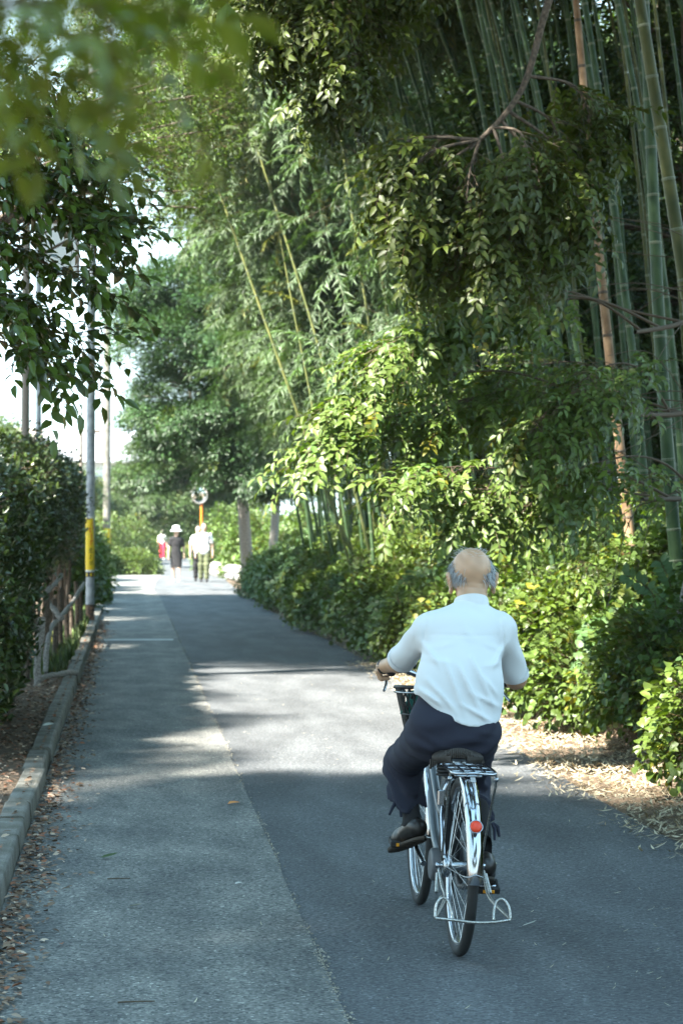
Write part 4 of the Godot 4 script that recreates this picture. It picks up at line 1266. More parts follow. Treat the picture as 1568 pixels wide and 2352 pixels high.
	part("hood", hd, mat(Color(0.5, 0.47, 0.44), 0.6), head)
	# low wall of rounded stones under the far trees
	var w := thing("stone_wall", "low wall of rough grey stones under the far trees", "wall", Vector3(2.9, 0, -77))
	var stone_m := mat(Color(1, 1, 1), 0.9)
	stone_m.albedo_texture = noise_tex(0.03, Color(0.16, 0.15, 0.13), Color(0.42, 0.41, 0.38), 107, 256, 4)
	triplanar(stone_m, 0.7)
	for k in 3:
		var vs := MB.new()
		var f := FastNoiseLite.new()
		f.seed = 20 + k
		f.frequency = 1.3
		for i in 9:
			for j in 13:
				var a := PI * i / 8.0; var b := TAU * j / 12.0
				var u := Vector3(sin(a) * cos(b), cos(a), sin(a) * sin(b))
				vs.vert(u * (1.0 + 0.35 * f.get_noise_3dv(u)) * Vector3(0.22, 0.16, 0.34), u)
		for i in 8:
			for j in 12:
				var a := i * 13 + j
				vs.tri(a, a + 1, a + 14); vs.tri(a, a + 14, a + 13)
		M["stone%d" % k] = vs.mesh()
	var end := Vector3(1.0, 0, 19.0)
	for k in 34:
		for row in 2:
			var t := (k + 0.5 * row) / 34.0
			var st := part("stone", M["stone%d" % (k % 3)], stone_m, w, end * t + Vector3(r.randf_range(-0.04, 0.04), 0.10 + row * 0.20, 0))
			st.rotation = Vector3(0, 0.05 + r.randf_range(-0.3, 0.3) + PI * (k % 2), r.randf_range(-0.2, 0.2))
	# rounded shrubs and sunlit trees across the street
	shrub("clipped_bush", "low greyish rounded bush in the middle of the far street", Vector3(0.1, 0, -78), Vector3(0.85, 0.75, 0.8), 900, 1.3, Color(0.95, 1.0, 0.9), sprig.shrub, M.leaf)
	for q in [[-1.55, -42.0, 0.7, 1.5], [-1.5, -47.0, 0.8, 1.7], [-1.6, -53.0, 0.9, 1.9], [-1.7, -60.0, 1.0, 2.0], [-1.9, -68.0, 1.1, 2.2], [-2.2, -77.0, 1.2, 2.2], [-3.0, -92.0, 1.5, 2.6], [-1.3, -97.0, 1.3, 2.3], [0.0, -104.0, 1.2, 2.0], [-2.2, -104.0, 1.4, 3.0], [1.0, -126.0, 1.3, 2.3], [2.8, -123.0, 1.3, 2.6], [2.2, -128.0, 1.6, 3.2]]:
		shrub("garden_shrub", "bright sunlit shrub beyond the end of the hedge", Vector3(q[0], 0.02, q[1]), Vector3(q[2], q[3], q[2] * 1.6), 700, 2.0, Color(0.95, 1.0, 0.9), sprig.shrub, M.leaf, "sunlit shrubs past the hedge")
	for q in [[-4.0, -56.0, 4.2, 1.5], [-4.6, -68.0, 4.6, 1.9], [-3.4, -84.0, 4.4, 1.8], [-2.4, -100.0, 3.8, 1.8], [0.1, -113.0, 4.6, 1.6], [3.4, -128.0, 6.0, 2.0], [-4.6, -112.0, 5.4, 2.4]]:
		var a := Vector3(q[0], 0, q[1])
		tree("sunlit_tree", "pale sunlit tree standing beyond the hedge", a, a + Vector3(0, q[2] * 0.9, 0), 0.12, clumps(r, a + Vector3(0, q[2] * 0.6, 0), Vector3(q[3], q[2] * 0.4, q[3]), 34, 0.8), 65.0, 1.2, Color(0.9, 1.0, 0.85), sprig.far, M.leaf, "sunlit trees past the hedge")
	for q in [[4.3, -63.0, 0.9, 1.5], [5.2, -68.0, 1.1, 2.0], [4.0, -72.0, 0.9, 1.8], [4.4, -80.0, 1.1, 2.4], [3.6, -86.0, 1.0, 2.2], [6.2, -61.0, 1.1, 2.0]]:
		shrub("wall_shrub", "dull green shrub behind the low stone wall", Vector3(q[0], 0.02, q[1]), Vector3(q[2], q[3], q[2] * 1.5), 700, 2.0, Color(0.9, 1.0, 0.95), sprig.shrub, M.leaf, "shrubs behind the stone wall")
	house(Vector3(-1.6, 0, -132.0), Vector3(7.0, 5.6, 7.0), Color(0.75, 0.73, 0.70), Color(0.28, 0.29, 0.31), "pale two storey house at the end of the street")
	house(Vector3(-7.5, 0, -105.0), Vector3(6.0, 4.6, 7.0), Color(0.70, 0.62, 0.55), Color(0.25, 0.2, 0.18), "beige house with a brown roof behind the sunlit shrubs")
	walkers()

func house(at: Vector3, s: Vector3, wall: Color, roofc: Color, label: String):
	var o := thing("house", label, "house", at)
	var b := MB.new()
	b.box(Vector3(0, s.y * 0.5, 0), s)
	part("wall", b, mat(wall, 0.9), o)
	var g := MB.new()
	var e := 0.45
	var hx := s.x * 0.5 + e; var hz := s.z * 0.5 + e
	for sd in [-1.0, 1.0]:
		g.quad(Vector3(-hx, s.y - 0.1, sd * hz), Vector3(hx, s.y - 0.1, sd * hz), Vector3(hx, s.y + 1.7, 0), Vector3(-hx, s.y + 1.7, 0), Vector3(0, hz, sd * 1.8).normalized())
		g.quad(Vector3(-hx, s.y - 0.22, sd * hz), Vector3(hx, s.y - 0.22, sd * hz), Vector3(hx, s.y - 0.1, sd * hz), Vector3(-hx, s.y - 0.1, sd * hz), Vector3(0, 0, sd))
		var k := g.vert(Vector3(sd * (hx - e), s.y, hz - e), Vector3(sd, 0, 0)); g.vert(Vector3(sd * (hx - e), s.y, -hz + e), Vector3(sd, 0, 0)); g.vert(Vector3(sd * (hx - e), s.y + 1.6, 0), Vector3(sd, 0, 0))
		g.tri(k, k + 1, k + 2)
	part("roof", g, mat(roofc, 0.7), o)
	var aw := MB.new()
	aw.box(Vector3(0.4, 2.75, s.z * 0.5 + 0.4), Vector3(3.0, 0.1, 0.9), Basis(Vector3(1, 0, 0), 0.2), 0.02)
	part("awning", aw, mat(roofc, 0.7), o)
	for q in [[-2.2, 4.1], [0.0, 4.1], [2.2, 4.1], [-2.2, 1.4], [2.2, 1.4]]:
		var wn := MB.new()
		wn.box(Vector3.ZERO, Vector3(1.25, 1.15, 0.08), Basis.IDENTITY, 0.01)
		var wo := part("window", wn, mat(Color(0.6, 0.6, 0.6), 0.5), o, Vector3(q[0], q[1], s.z * 0.5 + 0.03))
		for sx in [-0.29, 0.29]:
			var pn := MB.new()
			pn.box(Vector3.ZERO, Vector3(0.52, 1.0, 0.02))
			part("pane", pn, mat(Color(0.03, 0.04, 0.05), 0.08), wo, Vector3(sx, 0, 0.04))

# a walker seen from far: joints in metres for a figure 1.7 tall, facing the camera
func walker(o: Node3D, h: float, stride: float, cloth: Dictionary):
	var s := h / 1.7
	var hip_y := 0.90 * s
	var legs := []
	for sd in [-1.0, 1.0]:
		var z: float = stride * sd
		legs.append([Vector3(sd * 0.085 * s, hip_y, 0), Vector3(sd * 0.085 * s, 0.49 * s, z * 0.55 + 0.03), Vector3(sd * 0.08 * s, 0.085 * s, z)])
	var body := Flesh.new()
	body.k = 0.03
	body.bone(Vector3(0, 1.60, 0.01) * s, Vector3(0, 1.58, 0.02) * s, 0.092 * s, 0.092 * s, Vector3(0.85, 1.18, 1.0))
	body.bone(Vector3(0, 1.52, 0.04) * s, Vector3(0, 1.50, 0.05) * s, 0.055 * s, 0.045 * s)
	body.bone(Vector3(0, 1.575, 0.10) * s, Vector3(0, 1.555, 0.112) * s, 0.012 * s, 0.014 * s)
	body.bone(Vector3(0, 1.36, 0) * s, Vector3(0, 1.53, 0.01) * s, 0.055 * s, 0.05 * s)
	body.bone(Vector3(0, 0.95, 0) * s, Vector3(0, 1.32, 0) * s, 0.12 * s, 0.12 * s, Vector3(1.1, 1, 0.75))
	for sd in [-1.0, 1.0]:
		var e := Vector3(sd * 0.235 * s, 1.10 * s, -0.02 - stride * sd * 0.3)
		var wst := Vector3(sd * 0.25 * s, 0.86 * s, 0.05 - stride * sd * 0.5)
		body.bone(Vector3(sd * 0.17, 1.36, 0) * s, e, 0.046 * s, 0.040 * s)
		body.bone(e, wst, 0.038 * s, 0.027 * s)
		body.bone(wst, wst + Vector3(0, -0.10, 0.02) * s, 0.026 * s, 0.03 * s, Vector3(0.6, 1, 1))
		for k in 5:
			var fz := (k - 2) * 0.017 * s
			var f0 := wst + Vector3(0, -0.09 * s, 0.02 + fz)
			if k == 4: f0 = wst + Vector3(0, -0.05 * s, 0.05)
			body.bone(f0, f0 + Vector3(-sd * 0.012, -[0.06, 0.075, 0.08, 0.07, 0.05][k], 0.012) * s, 0.0095 * s, 0.008 * s)
	for l in legs:
		body.bone(l[0], l[1], 0.075 * s, 0.055 * s)
		body.bone(l[1], l[2], 0.055 * s, 0.036 * s)
	var tone: Color = cloth.skin
	part("body", body.mesh(Vector3(-0.4, 0.04, -0.4), Vector3(0.4, 1.78, 0.4) * s, 0.02), mat(tone, 0.6), o)
	for l in legs:
		var sh := Flesh.new()
		sh.k = 0.02
		sh.bone(l[2] + Vector3(0, -0.04, -0.03), l[2] + Vector3(0, -0.048, 0.12), 0.042, 0.034)
		sh.bone(l[2] + Vector3(0, 0.0, -0.02), l[2] + Vector3(0, -0.03, -0.02), 0.042, 0.042)
		part("shoe", sh.mesh(l[2] - Vector3(0.08, 0.10, 0.12), l[2] + Vector3(0.08, 0.08, 0.2), 0.015), mat(cloth.shoes, 0.7), o)
	var top := Flesh.new()
	top.k = 0.05
	top.bone(Vector3(0, 0.92, 0) * s, Vector3(0, 1.22, 0) * s, cloth.waist * s, 0.135 * s, Vector3(1.18, 1, 0.8))
	top.bone(Vector3(-0.10, 1.34, 0) * s, Vector3(0.10, 1.34, 0) * s, 0.09 * s, 0.09 * s)
	top.bone(Vector3(0, 1.2, 0) * s, Vector3(0, 1.38, 0) * s, 0.14 * s, 0.09 * s, Vector3(1.1, 1, 0.8))
	for sd in [-1.0, 1.0]:
		top.bone(Vector3(sd * 0.165, 1.345, 0) * s, Vector3(sd * 0.215, 1.17, -0.01 - stride * sd * 0.15) * s, 0.068 * s, 0.066 * s)
	var cut: float = cloth.hem
	if cloth.has("skirt"):
		top.bone(Vector3(0, 1.0, 0) * s, Vector3(0, 0.5, 0.02) * s, 0.15 * s, 0.17 * s, Vector3(1.0, 1, 0.85))
		for l in legs: top.bone(l[0], l[1] + Vector3(0, -0.08, 0), 0.10 * s, 0.085 * s)
	top.bend = func(p: Vector3, d: float) -> float:
		d -= 0.004 * sin(p.y * 40.0 + p.x * 30.0)
		d = maxf(d, cut * s - p.y)
		if absf(p.x) > 0.16 * s: d = maxf(d, 1.12 * s - p.y if p.y > 0.95 * s else -1.0)
		return maxf(d, (p - Vector3(0, 1.50, 0.0) * s).dot(Vector3(0, 0.8, 0.6)) if absf(p.x) < 0.05 else -1.0)
	part("dress" if cloth.has("skirt") else "shirt", top.mesh(Vector3(-0.36, 0.3, -0.36), Vector3(0.36, 1.5, 0.36) * s, 0.018), mat(cloth.top, 0.85), o)
	if cloth.has("legs"):
		var tr := Flesh.new()
		tr.k = 0.04
		tr.bone(Vector3(-0.06, 0.93, 0) * s, Vector3(0.06, 0.93, 0) * s, 0.12 * s, 0.12 * s, Vector3(1, 1, 0.9))
		for l in legs:
			tr.bone(l[0], l[1], 0.10 * s, 0.082 * s)
			tr.bone(l[1], l[2], 0.08 * s, 0.068 * s)
		tr.bend = func(p: Vector3, d: float) -> float: return maxf(d - 0.004 * sin(p.y * 50.0), 0.09 * s - p.y)
		part("trousers", tr.mesh(Vector3(-0.3, 0.06, -0.4), Vector3(0.3, 1.08, 0.4) * s, 0.018), mat(cloth.legs, 0.85), o)
	var hair := Flesh.new()
	hair.k = 0.03
	hair.bone(Vector3(0, 1.635, -0.02) * s, Vector3(0, 1.60, -0.03) * s, 0.098 * s, 0.095 * s, Vector3(0.9, 1.05, 1.0))
	hair.bend = func(p: Vector3, d: float) -> float: return maxf(d, (p - Vector3(0, 1.63, 0.04) * s).dot(Vector3(0, -0.55, 0.83)))
	part("hair", hair.mesh(Vector3(-0.15, 1.45, -0.16) * s, Vector3(0.15, 1.78, 0.13) * s, 0.016), mat(cloth.hair, 0.6), o)
	var face := MB.new()
	for sd in [-1.0, 1.0]:
		face.lathe(Basis(Vector3(1, 0, 0), Vector3(0, 0, 1), Vector3(0, -1, 0)), Vector3(sd * 0.032, 1.59, 0.092) * s, [Vector2(0.012, 0), Vector2(0.008, 0.006), Vector2(0.0001, 0.008)], 8)
	face.box(Vector3(0, 1.512, 0.093) * s, Vector3(0.045, 0.008, 0.008))
	part("features", face, mat(Color(0.06, 0.03, 0.025), 0.6), o)

func walkers():
	var w := thing("person", "woman in a black dress and white bucket hat walking towards the rider", "person", Vector3(1.36, 0, -67.2), "people walking on the lane")
	walker(w, 1.60, 0.14, {"skin": Color(0.6, 0.4, 0.3), "shoes": Color(0.75, 0.75, 0.75), "top": Color(0.008, 0.007, 0.009), "hem": 0.46, "waist": 0.13, "skirt": true, "hair": Color(0.02, 0.015, 0.012)})
	var hat := MB.new()
	hat.lathe(Basis.IDENTITY, Vector3(0, 1.555, 0.0), [Vector2(0.175, -0.045), Vector2(0.178, -0.035), Vector2(0.112, 0.02), Vector2(0.105, 0.10), Vector2(0.085, 0.125), Vector2(0.0001, 0.13)], 24)
	part("hat", hat, mat(Color(0.78, 0.78, 0.76), 0.85), w)
	var m := thing("person", "man in a white T-shirt and khaki trousers with backpack straps", "person", Vector3(2.16, 0, -66.4), "people walking on the lane")
	walker(m, 1.74, 0.04, {"skin": Color(0.55, 0.34, 0.24), "shoes": Color(0.03, 0.03, 0.035), "top": Color(0.78, 0.78, 0.78), "hem": 0.80, "waist": 0.165, "legs": Color(0.085, 0.095, 0.045), "hair": Color(0.015, 0.012, 0.01)})
	for sd in [-1.0, 1.0]:
		rod(m, "strap", [Vector3(sd * 0.12, 1.46, -0.05), Vector3(sd * 0.13, 1.46, 0.05), Vector3(sd * 0.14, 1.34, 0.115), Vector3(sd * 0.16, 1.12, 0.10)], 0.018, M.navy, 6, 4)
	var pk := MB.new()
	pk.box(Vector3(0, 1.22, -0.20), Vector3(0.28, 0.40, 0.15), Basis.IDENTITY, 0.05)
	part("backpack", pk, M.navy, m)
	var c := thing("person", "person in black walking half hidden behind the man in white", "person", Vector3(2.04, 0, -67.9), "people walking on the lane")
	walker(c, 1.66, 0.05, {"skin": Color(0.55, 0.36, 0.27), "shoes": Color(0.02, 0.02, 0.02), "top": Color(0.7, 0.7, 0.7), "hem": 0.85, "waist": 0.15, "legs": Color(0.012, 0.012, 0.014), "hair": Color(0.015, 0.012, 0.01)})
	var f := thing("person", "tiny far figure in white carrying something red", "person", Vector3(1.66, 0, -118.0), "people walking on the lane")
	walker(f, 1.55, 0.10, {"skin": Color(0.6, 0.42, 0.34), "shoes": Color(0.6, 0.6, 0.6), "top": Color(0.75, 0.72, 0.72), "hem": 0.85, "waist": 0.14, "legs": Color(0.55, 0.02, 0.06), "hair": Color(0.02, 0.015, 0.012)})

# ---------------------------------------------------------------- fallen leaves
func dry_leaf(r: RandomNumberGenerator, ln: float, wd: float, col: Color) -> Mesh:
	var b := MB.new()
	b.tint = col
	b.leaf(Vector3(-ln * 0.5, 0.003, 0), Vector3(1, 0.06, 0).normalized(), Vector3(0, 1, r.randf_range(-0.3, 0.3)).normalized(), ln, wd, r.randf_range(-0.25, 0.12))
	return b.mesh()

func build_litter():
	var r := RandomNumberGenerator.new()
	r.seed = 5150
	var f := FastNoiseLite.new()
	f.seed = 9
	f.frequency = 0.55
	var straw := dry_leaf(r, 0.08, 0.011, Color(0.5, 0.43, 0.3))
	var broad := dry_leaf(r, 0.06, 0.026, Color(0.2, 0.132, 0.088))
	# straw-coloured bamboo leaves drifted along the right edge
	var where := []
	var tints := PackedColorArray()
	for k in 48000:
		var z := 7.0 + 42.0 * pow(r.randf(), 1.5)
		var edge := 2.66 + 0.22 * f.get_noise_1d(z * 1.7) + (0.25 if z > 26.0 else 0.0)
		var x := lerpf(edge - 0.35, foot(z) + 0.35, pow(r.randf(), 0.75))
		if x < edge and r.randf() > pow(clampf(1.0 - (edge - x) / 0.35, 0, 1), 3.0) * 0.8: continue
		var y := bank_height(x, z) + 0.006 + r.randf() * 0.012
		var b := Basis(Vector3.UP, r.randf() * TAU) * Basis(Vector3.RIGHT, r.randf_range(-0.35, 0.35)) * Basis(Vector3.BACK, r.randf_range(-0.2, 0.2))
		var s := r.randf_range(0.4, 1.05)
		where.append(Transform3D(b.scaled(Vector3(s, s, s)), Vector3(x, y, -z)))
		tints.append(shade_of(r, Color(1, 1, 1) if r.randf() < 0.8 else Color(0.6, 0.5, 0.4), 0.35))
	var o := scatter(numbered("straw_litter"), straw, M.dry_leaf, self, where, tints)
	tag(o, "drift of straw coloured fallen bamboo leaves along the grove side of the road", "leaf litter")
	# brown leaves behind the kerb and gathered against it
	where = []; tints = PackedColorArray()
	for k in 24000:
		var z := 6.0 + 32.0 * pow(r.randf(), 1.4)
		var x := -0.66 - 1.2 * r.randf()
		var y := 0.085 + r.randf() * 0.02
		if k % 5 == 0:
			x = -0.505 + absf(r.randfn(0.0, 0.085)) * (1.0 + 0.7 * f.get_noise_1d(z * 3.0)); y = 0.012 + 0.015 * r.randf() * clampf(1.0 - (x + 0.5) * 6.0, 0.0, 1.0)
		elif k % 61 == 0:
			x = -0.58; y = 0.118
		var b := Basis(Vector3.UP, r.randf() * TAU) * Basis(Vector3.RIGHT, r.randf_range(-0.5, 0.5)) * Basis(Vector3.BACK, r.randf_range(-0.3, 0.3))
		var s := r.randf_range(0.35, 0.9)
		where.append(Transform3D(b.scaled(Vector3(s, s, s)), Vector3(x, y, -z)))
		tints.append(shade_of(r, [Color(1, 1, 1), Color(1.3, 1.4, 1.4), Color(0.6, 0.55, 0.5), Color(1.3, 0.8, 0.6), Color(2.3, 2.7, 3.0), Color(0.8, 0.75, 0.7)][r.randi() % 6], 0.3))
	o = scatter(numbered("brown_litter"), broad, M.dry_leaf, self, where, tints)
	tag(o, "brown fallen leaves behind the kerb and in the gutter", "leaf litter")
	# flecks and bits blown about the road
	where = []; tints = PackedColorArray()
	for k in 620:
		var z := 6.5 + 30.0 * pow(r.randf(), 1.3)
		var x := lerpf(-0.35, 2.6, sqrt(r.randf()))
		var s := r.randf_range(0.12, 0.5)
		where.append(Transform3D(Basis(Vector3.UP, r.randf() * TAU).scaled(Vector3(s, s, s)), Vector3(x, 0.010, -z)))
		tints.append(shade_of(r, Color(0.9, 0.95, 0.95), 0.4))
	o = scatter(numbered("leaf_flecks"), straw, M.dry_leaf, self, where, tints)
	tag(o, "scattered flecks of dry leaf on the asphalt", "leaf litter")
	# the ones that catch the eye
	for q in [
		["fallen_leaf", "orange curled leaf lying beside the seam of the pavement", Vector3(0.58, 0.011, -12.6), 0.08, 0.055, Color(0.62, 0.24, 0.06)],
		["fallen_leaf", "dark green leaf lying in the middle of the pavement", Vector3(-0.096, 0.011, -10.6), 0.095, 0.034, Color(0.05, 0.08, 0.02)],
		["fallen_leaf", "pale cream leaf on the pavement near the camera side", Vector3(0.02, 0.011, -9.2), 0.06, 0.035, Color(0.5, 0.48, 0.4)],
		["fallen_leaf", "small white leaf beside the seam below the orange one", Vector3(0.47, 0.011, -9.75), 0.04, 0.03, Color(0.55, 0.54, 0.5)],
		["fallen_leaf", "pale leaf lying on the dark asphalt right of the bicycle", Vector3(1.55, 0.006, -8.65), 0.075, 0.03, Color(0.5, 0.5, 0.45)],
		["fallen_leaf", "white leaf on top of the kerb", Vector3(-0.60, 0.112, -16.6), 0.09, 0.05, Color(0.6, 0.62, 0.56)]]:
		var l := part(numbered(q[0]), dry_leaf(r, q[3], q[4], q[5]), M.dry_leaf, self, q[2])
		l.rotation.y = r.randf_range(-0.5, 0.5)
		tag(l, q[1], "leaf")
	for q in [["twig", "short brown twig on the pavement below the green leaf", Vector3(-0.05, 0.012, -9.95), 0.05], ["twig", "thin dark twig at the near edge of the pavement", Vector3(0.02, 0.012, -7.35), 0.06]]:
		var b := MB.new()
		b.tube([Vector3(-q[3], 0, 0), Vector3(0, 0.002, 0.004), Vector3(q[3], 0, -0.005)], [0.0028, 0.003, 0.002], 6)
		var l := part(numbered(q[0]), b, M.twig, self, q[2])
		tag(l, q[1], "twig")
	# tufts of grass on the verge by the pole
	where = []; tints = PackedColorArray()
	for k in 420:
		var z := 22.0 + 18.0 * r.randf()
		where.append(Transform3D(Basis(Vector3.UP, r.randf() * TAU).scaled(Vector3.ONE * r.randf_range(0.5, 1.0)), Vector3(-0.67 - 0.35 * r.randf(), 0.08, -z)))
		tints.append(shade_of(r, Color(1.2, 1.1, 0.8), 0.3, 0.1))
	o = scatter(numbered("verge_grass"), sprig.grass, M.matte_leaf, self, where, tints)
	tag(o, "thin grass on the verge between hedge and kerb", "grass")

# ---------------------------------------------------------------- the bicycle
const BIKE := Vector3(1.187, 0.0, -8.115)

func wheel(parent: Node3D, called: String, hub_at: Vector3, hub_w: float) -> Node3D:
	var w := Node3D.new()
	w.name = called
	parent.add_child(w, true)
	w.position = hub_at
	var ax := Basis(Vector3(0, 0, 1), Vector3(1, 0, 0), Vector3(0, 1, 0))   # lathe axis along x
	var tyre := MB.new()
	var prof := []
	for k in 17:
		var a := TAU * k / 16.0
		prof.append(Vector2(0.305 + 0.0205 * cos(a), 0.0195 * sin(a)))
	tyre.lathe(ax, Vector3.ZERO, prof, 72)
	part("tyre", tyre, M.tyre, w)
	var rim := MB.new()
	rim.lathe(ax, Vector3.ZERO, [Vector2(0.292, -0.0125), Vector2(0.286, -0.0135), Vector2(0.277, -0.010), Vector2(0.2735, 0.0), Vector2(0.277, 0.010), Vector2(0.286, 0.0135), Vector2(0.292, 0.0125)], 72)
	part("rim", rim, M.steel, w)
	var hb := MB.new()
	hb.lathe(ax, Vector3.ZERO, [Vector2(0.006, -hub_w - 0.03), Vector2(0.009, -hub_w - 0.03), Vector2(0.009, -hub_w), Vector2(0.032, -hub_w), Vector2(0.032, -hub_w + 0.006), Vector2(0.017, -hub_w + 0.012), Vector2(0.017, hub_w - 0.012), Vector2(0.032, hub_w - 0.006), Vector2(0.032, hub_w), Vector2(0.009, hub_w), Vector2(0.009, hub_w + 0.03), Vector2(0.006, hub_w + 0.03)], 18)
	part("hub", hb, M.steel, w)
	var sp := MB.new()
	for k in 36:
		var a := TAU * k / 36.0
		var sd := hub_w * (-1.0 if k % 2 else 1.0)
		var b := a + (0.55 if (k / 2) % 2 else -0.55)
		sp.tube([Vector3(sd * 0.95, 0.03 * sin(b), 0.03 * cos(b)), Vector3(0, 0.275 * sin(a), 0.275 * cos(a))], 0.0011, 4, false)
	part("spokes", sp, M.spoke, w).set_meta("kind", "stuff")
	return w

func mudguard(a0: float, a1: float, rad: float, half: float) -> MB:
	# curved strip over a wheel, angles from straight up, positive to the rear
	var b := MB.new()
	var n := 30
	var m := 10
	for k in n + 1:
		var a := lerpf(a0, a1, float(k) / n)
		var out := Vector3(0, cos(a), sin(a))
		for s in m + 1:
			var t := lerpf(-1.35, 1.35, float(s) / m)
			var q := Vector3(sin(t) * half, 0, 0) + out * (rad + half * 0.62 * (cos(t) - 1.0))
			b.vert(q, (Vector3(sin(t), 0, 0) + out * cos(t)).normalized())
	for k in n:
		for s in m:
			var a := k * (m + 1) + s
			b.tri(a, a + 1, a + m + 2); b.tri(a, a + m + 2, a + m + 1)
	return b

func rod(parent: Node3D, called: String, pts: Array, r, m: Material, sides := 8, curve := 0) -> MeshInstance3D:
	var b := MB.new()
	b.tube(smooth(pts, curve) if curve else pts, smooth(r, curve) if curve and r is Array else r, sides)
	return part(called, b, m, parent)

func bike_materials():
	M.tyre = mat(Color(0.022, 0.021, 0.02), 0.75)
	M.steel = mat(Color(0.40, 0.41, 0.43), 0.24, 1.0)
	M.chrome = mat(Color(0.43, 0.44, 0.47), 0.12, 1.0)
	M.worn_steel = mat(Color(1, 1, 1), 0.34, 1.0)
	M.worn_steel.albedo_texture = noise_tex(0.05, Color(0.26, 0.235, 0.2), Color(0.52, 0.52, 0.5), 71, 256, 4)
	triplanar(M.worn_steel, 0.12, false)
	M.spoke = mat(Color(0.6, 0.6, 0.6), 0.3, 1.0)
	M.frame_paint = mat(Color(0.11, 0.12, 0.13), 0.32, 0.4)
	M.frame_paint.clearcoat_enabled = true
	M.frame_paint.clearcoat = 0.6
	M.black_plastic = mat(Color(0.014, 0.014, 0.015), 0.45)
	M.grey_plastic = mat(Color(0.10, 0.10, 0.105), 0.5)
	M.rubber = mat(Color(0.02, 0.018, 0.017), 0.7)
	M.saddle_cover = mat(Color(1, 1, 1), 0.62)
	M.saddle_cover.albedo_texture = noise_tex(0.09, Color(0.022, 0.017, 0.014), Color(0.05, 0.04, 0.033), 77, 256, 3)
	triplanar(M.saddle_cover, 0.1, false)
	M.red_lens = mat(Color(0.72, 0.045, 0.008), 0.3)
	M.amber = mat(Color(0.75, 0.30, 0.01), 0.35)
	M.white_print = mat(Color(0.7, 0.7, 0.7), 0.6)
	M.teal_cloth = mat(Color(0.012, 0.105, 0.088), 0.85)
	M.screen_glass = mat(Color(0.02, 0.025, 0.03), 0.12)

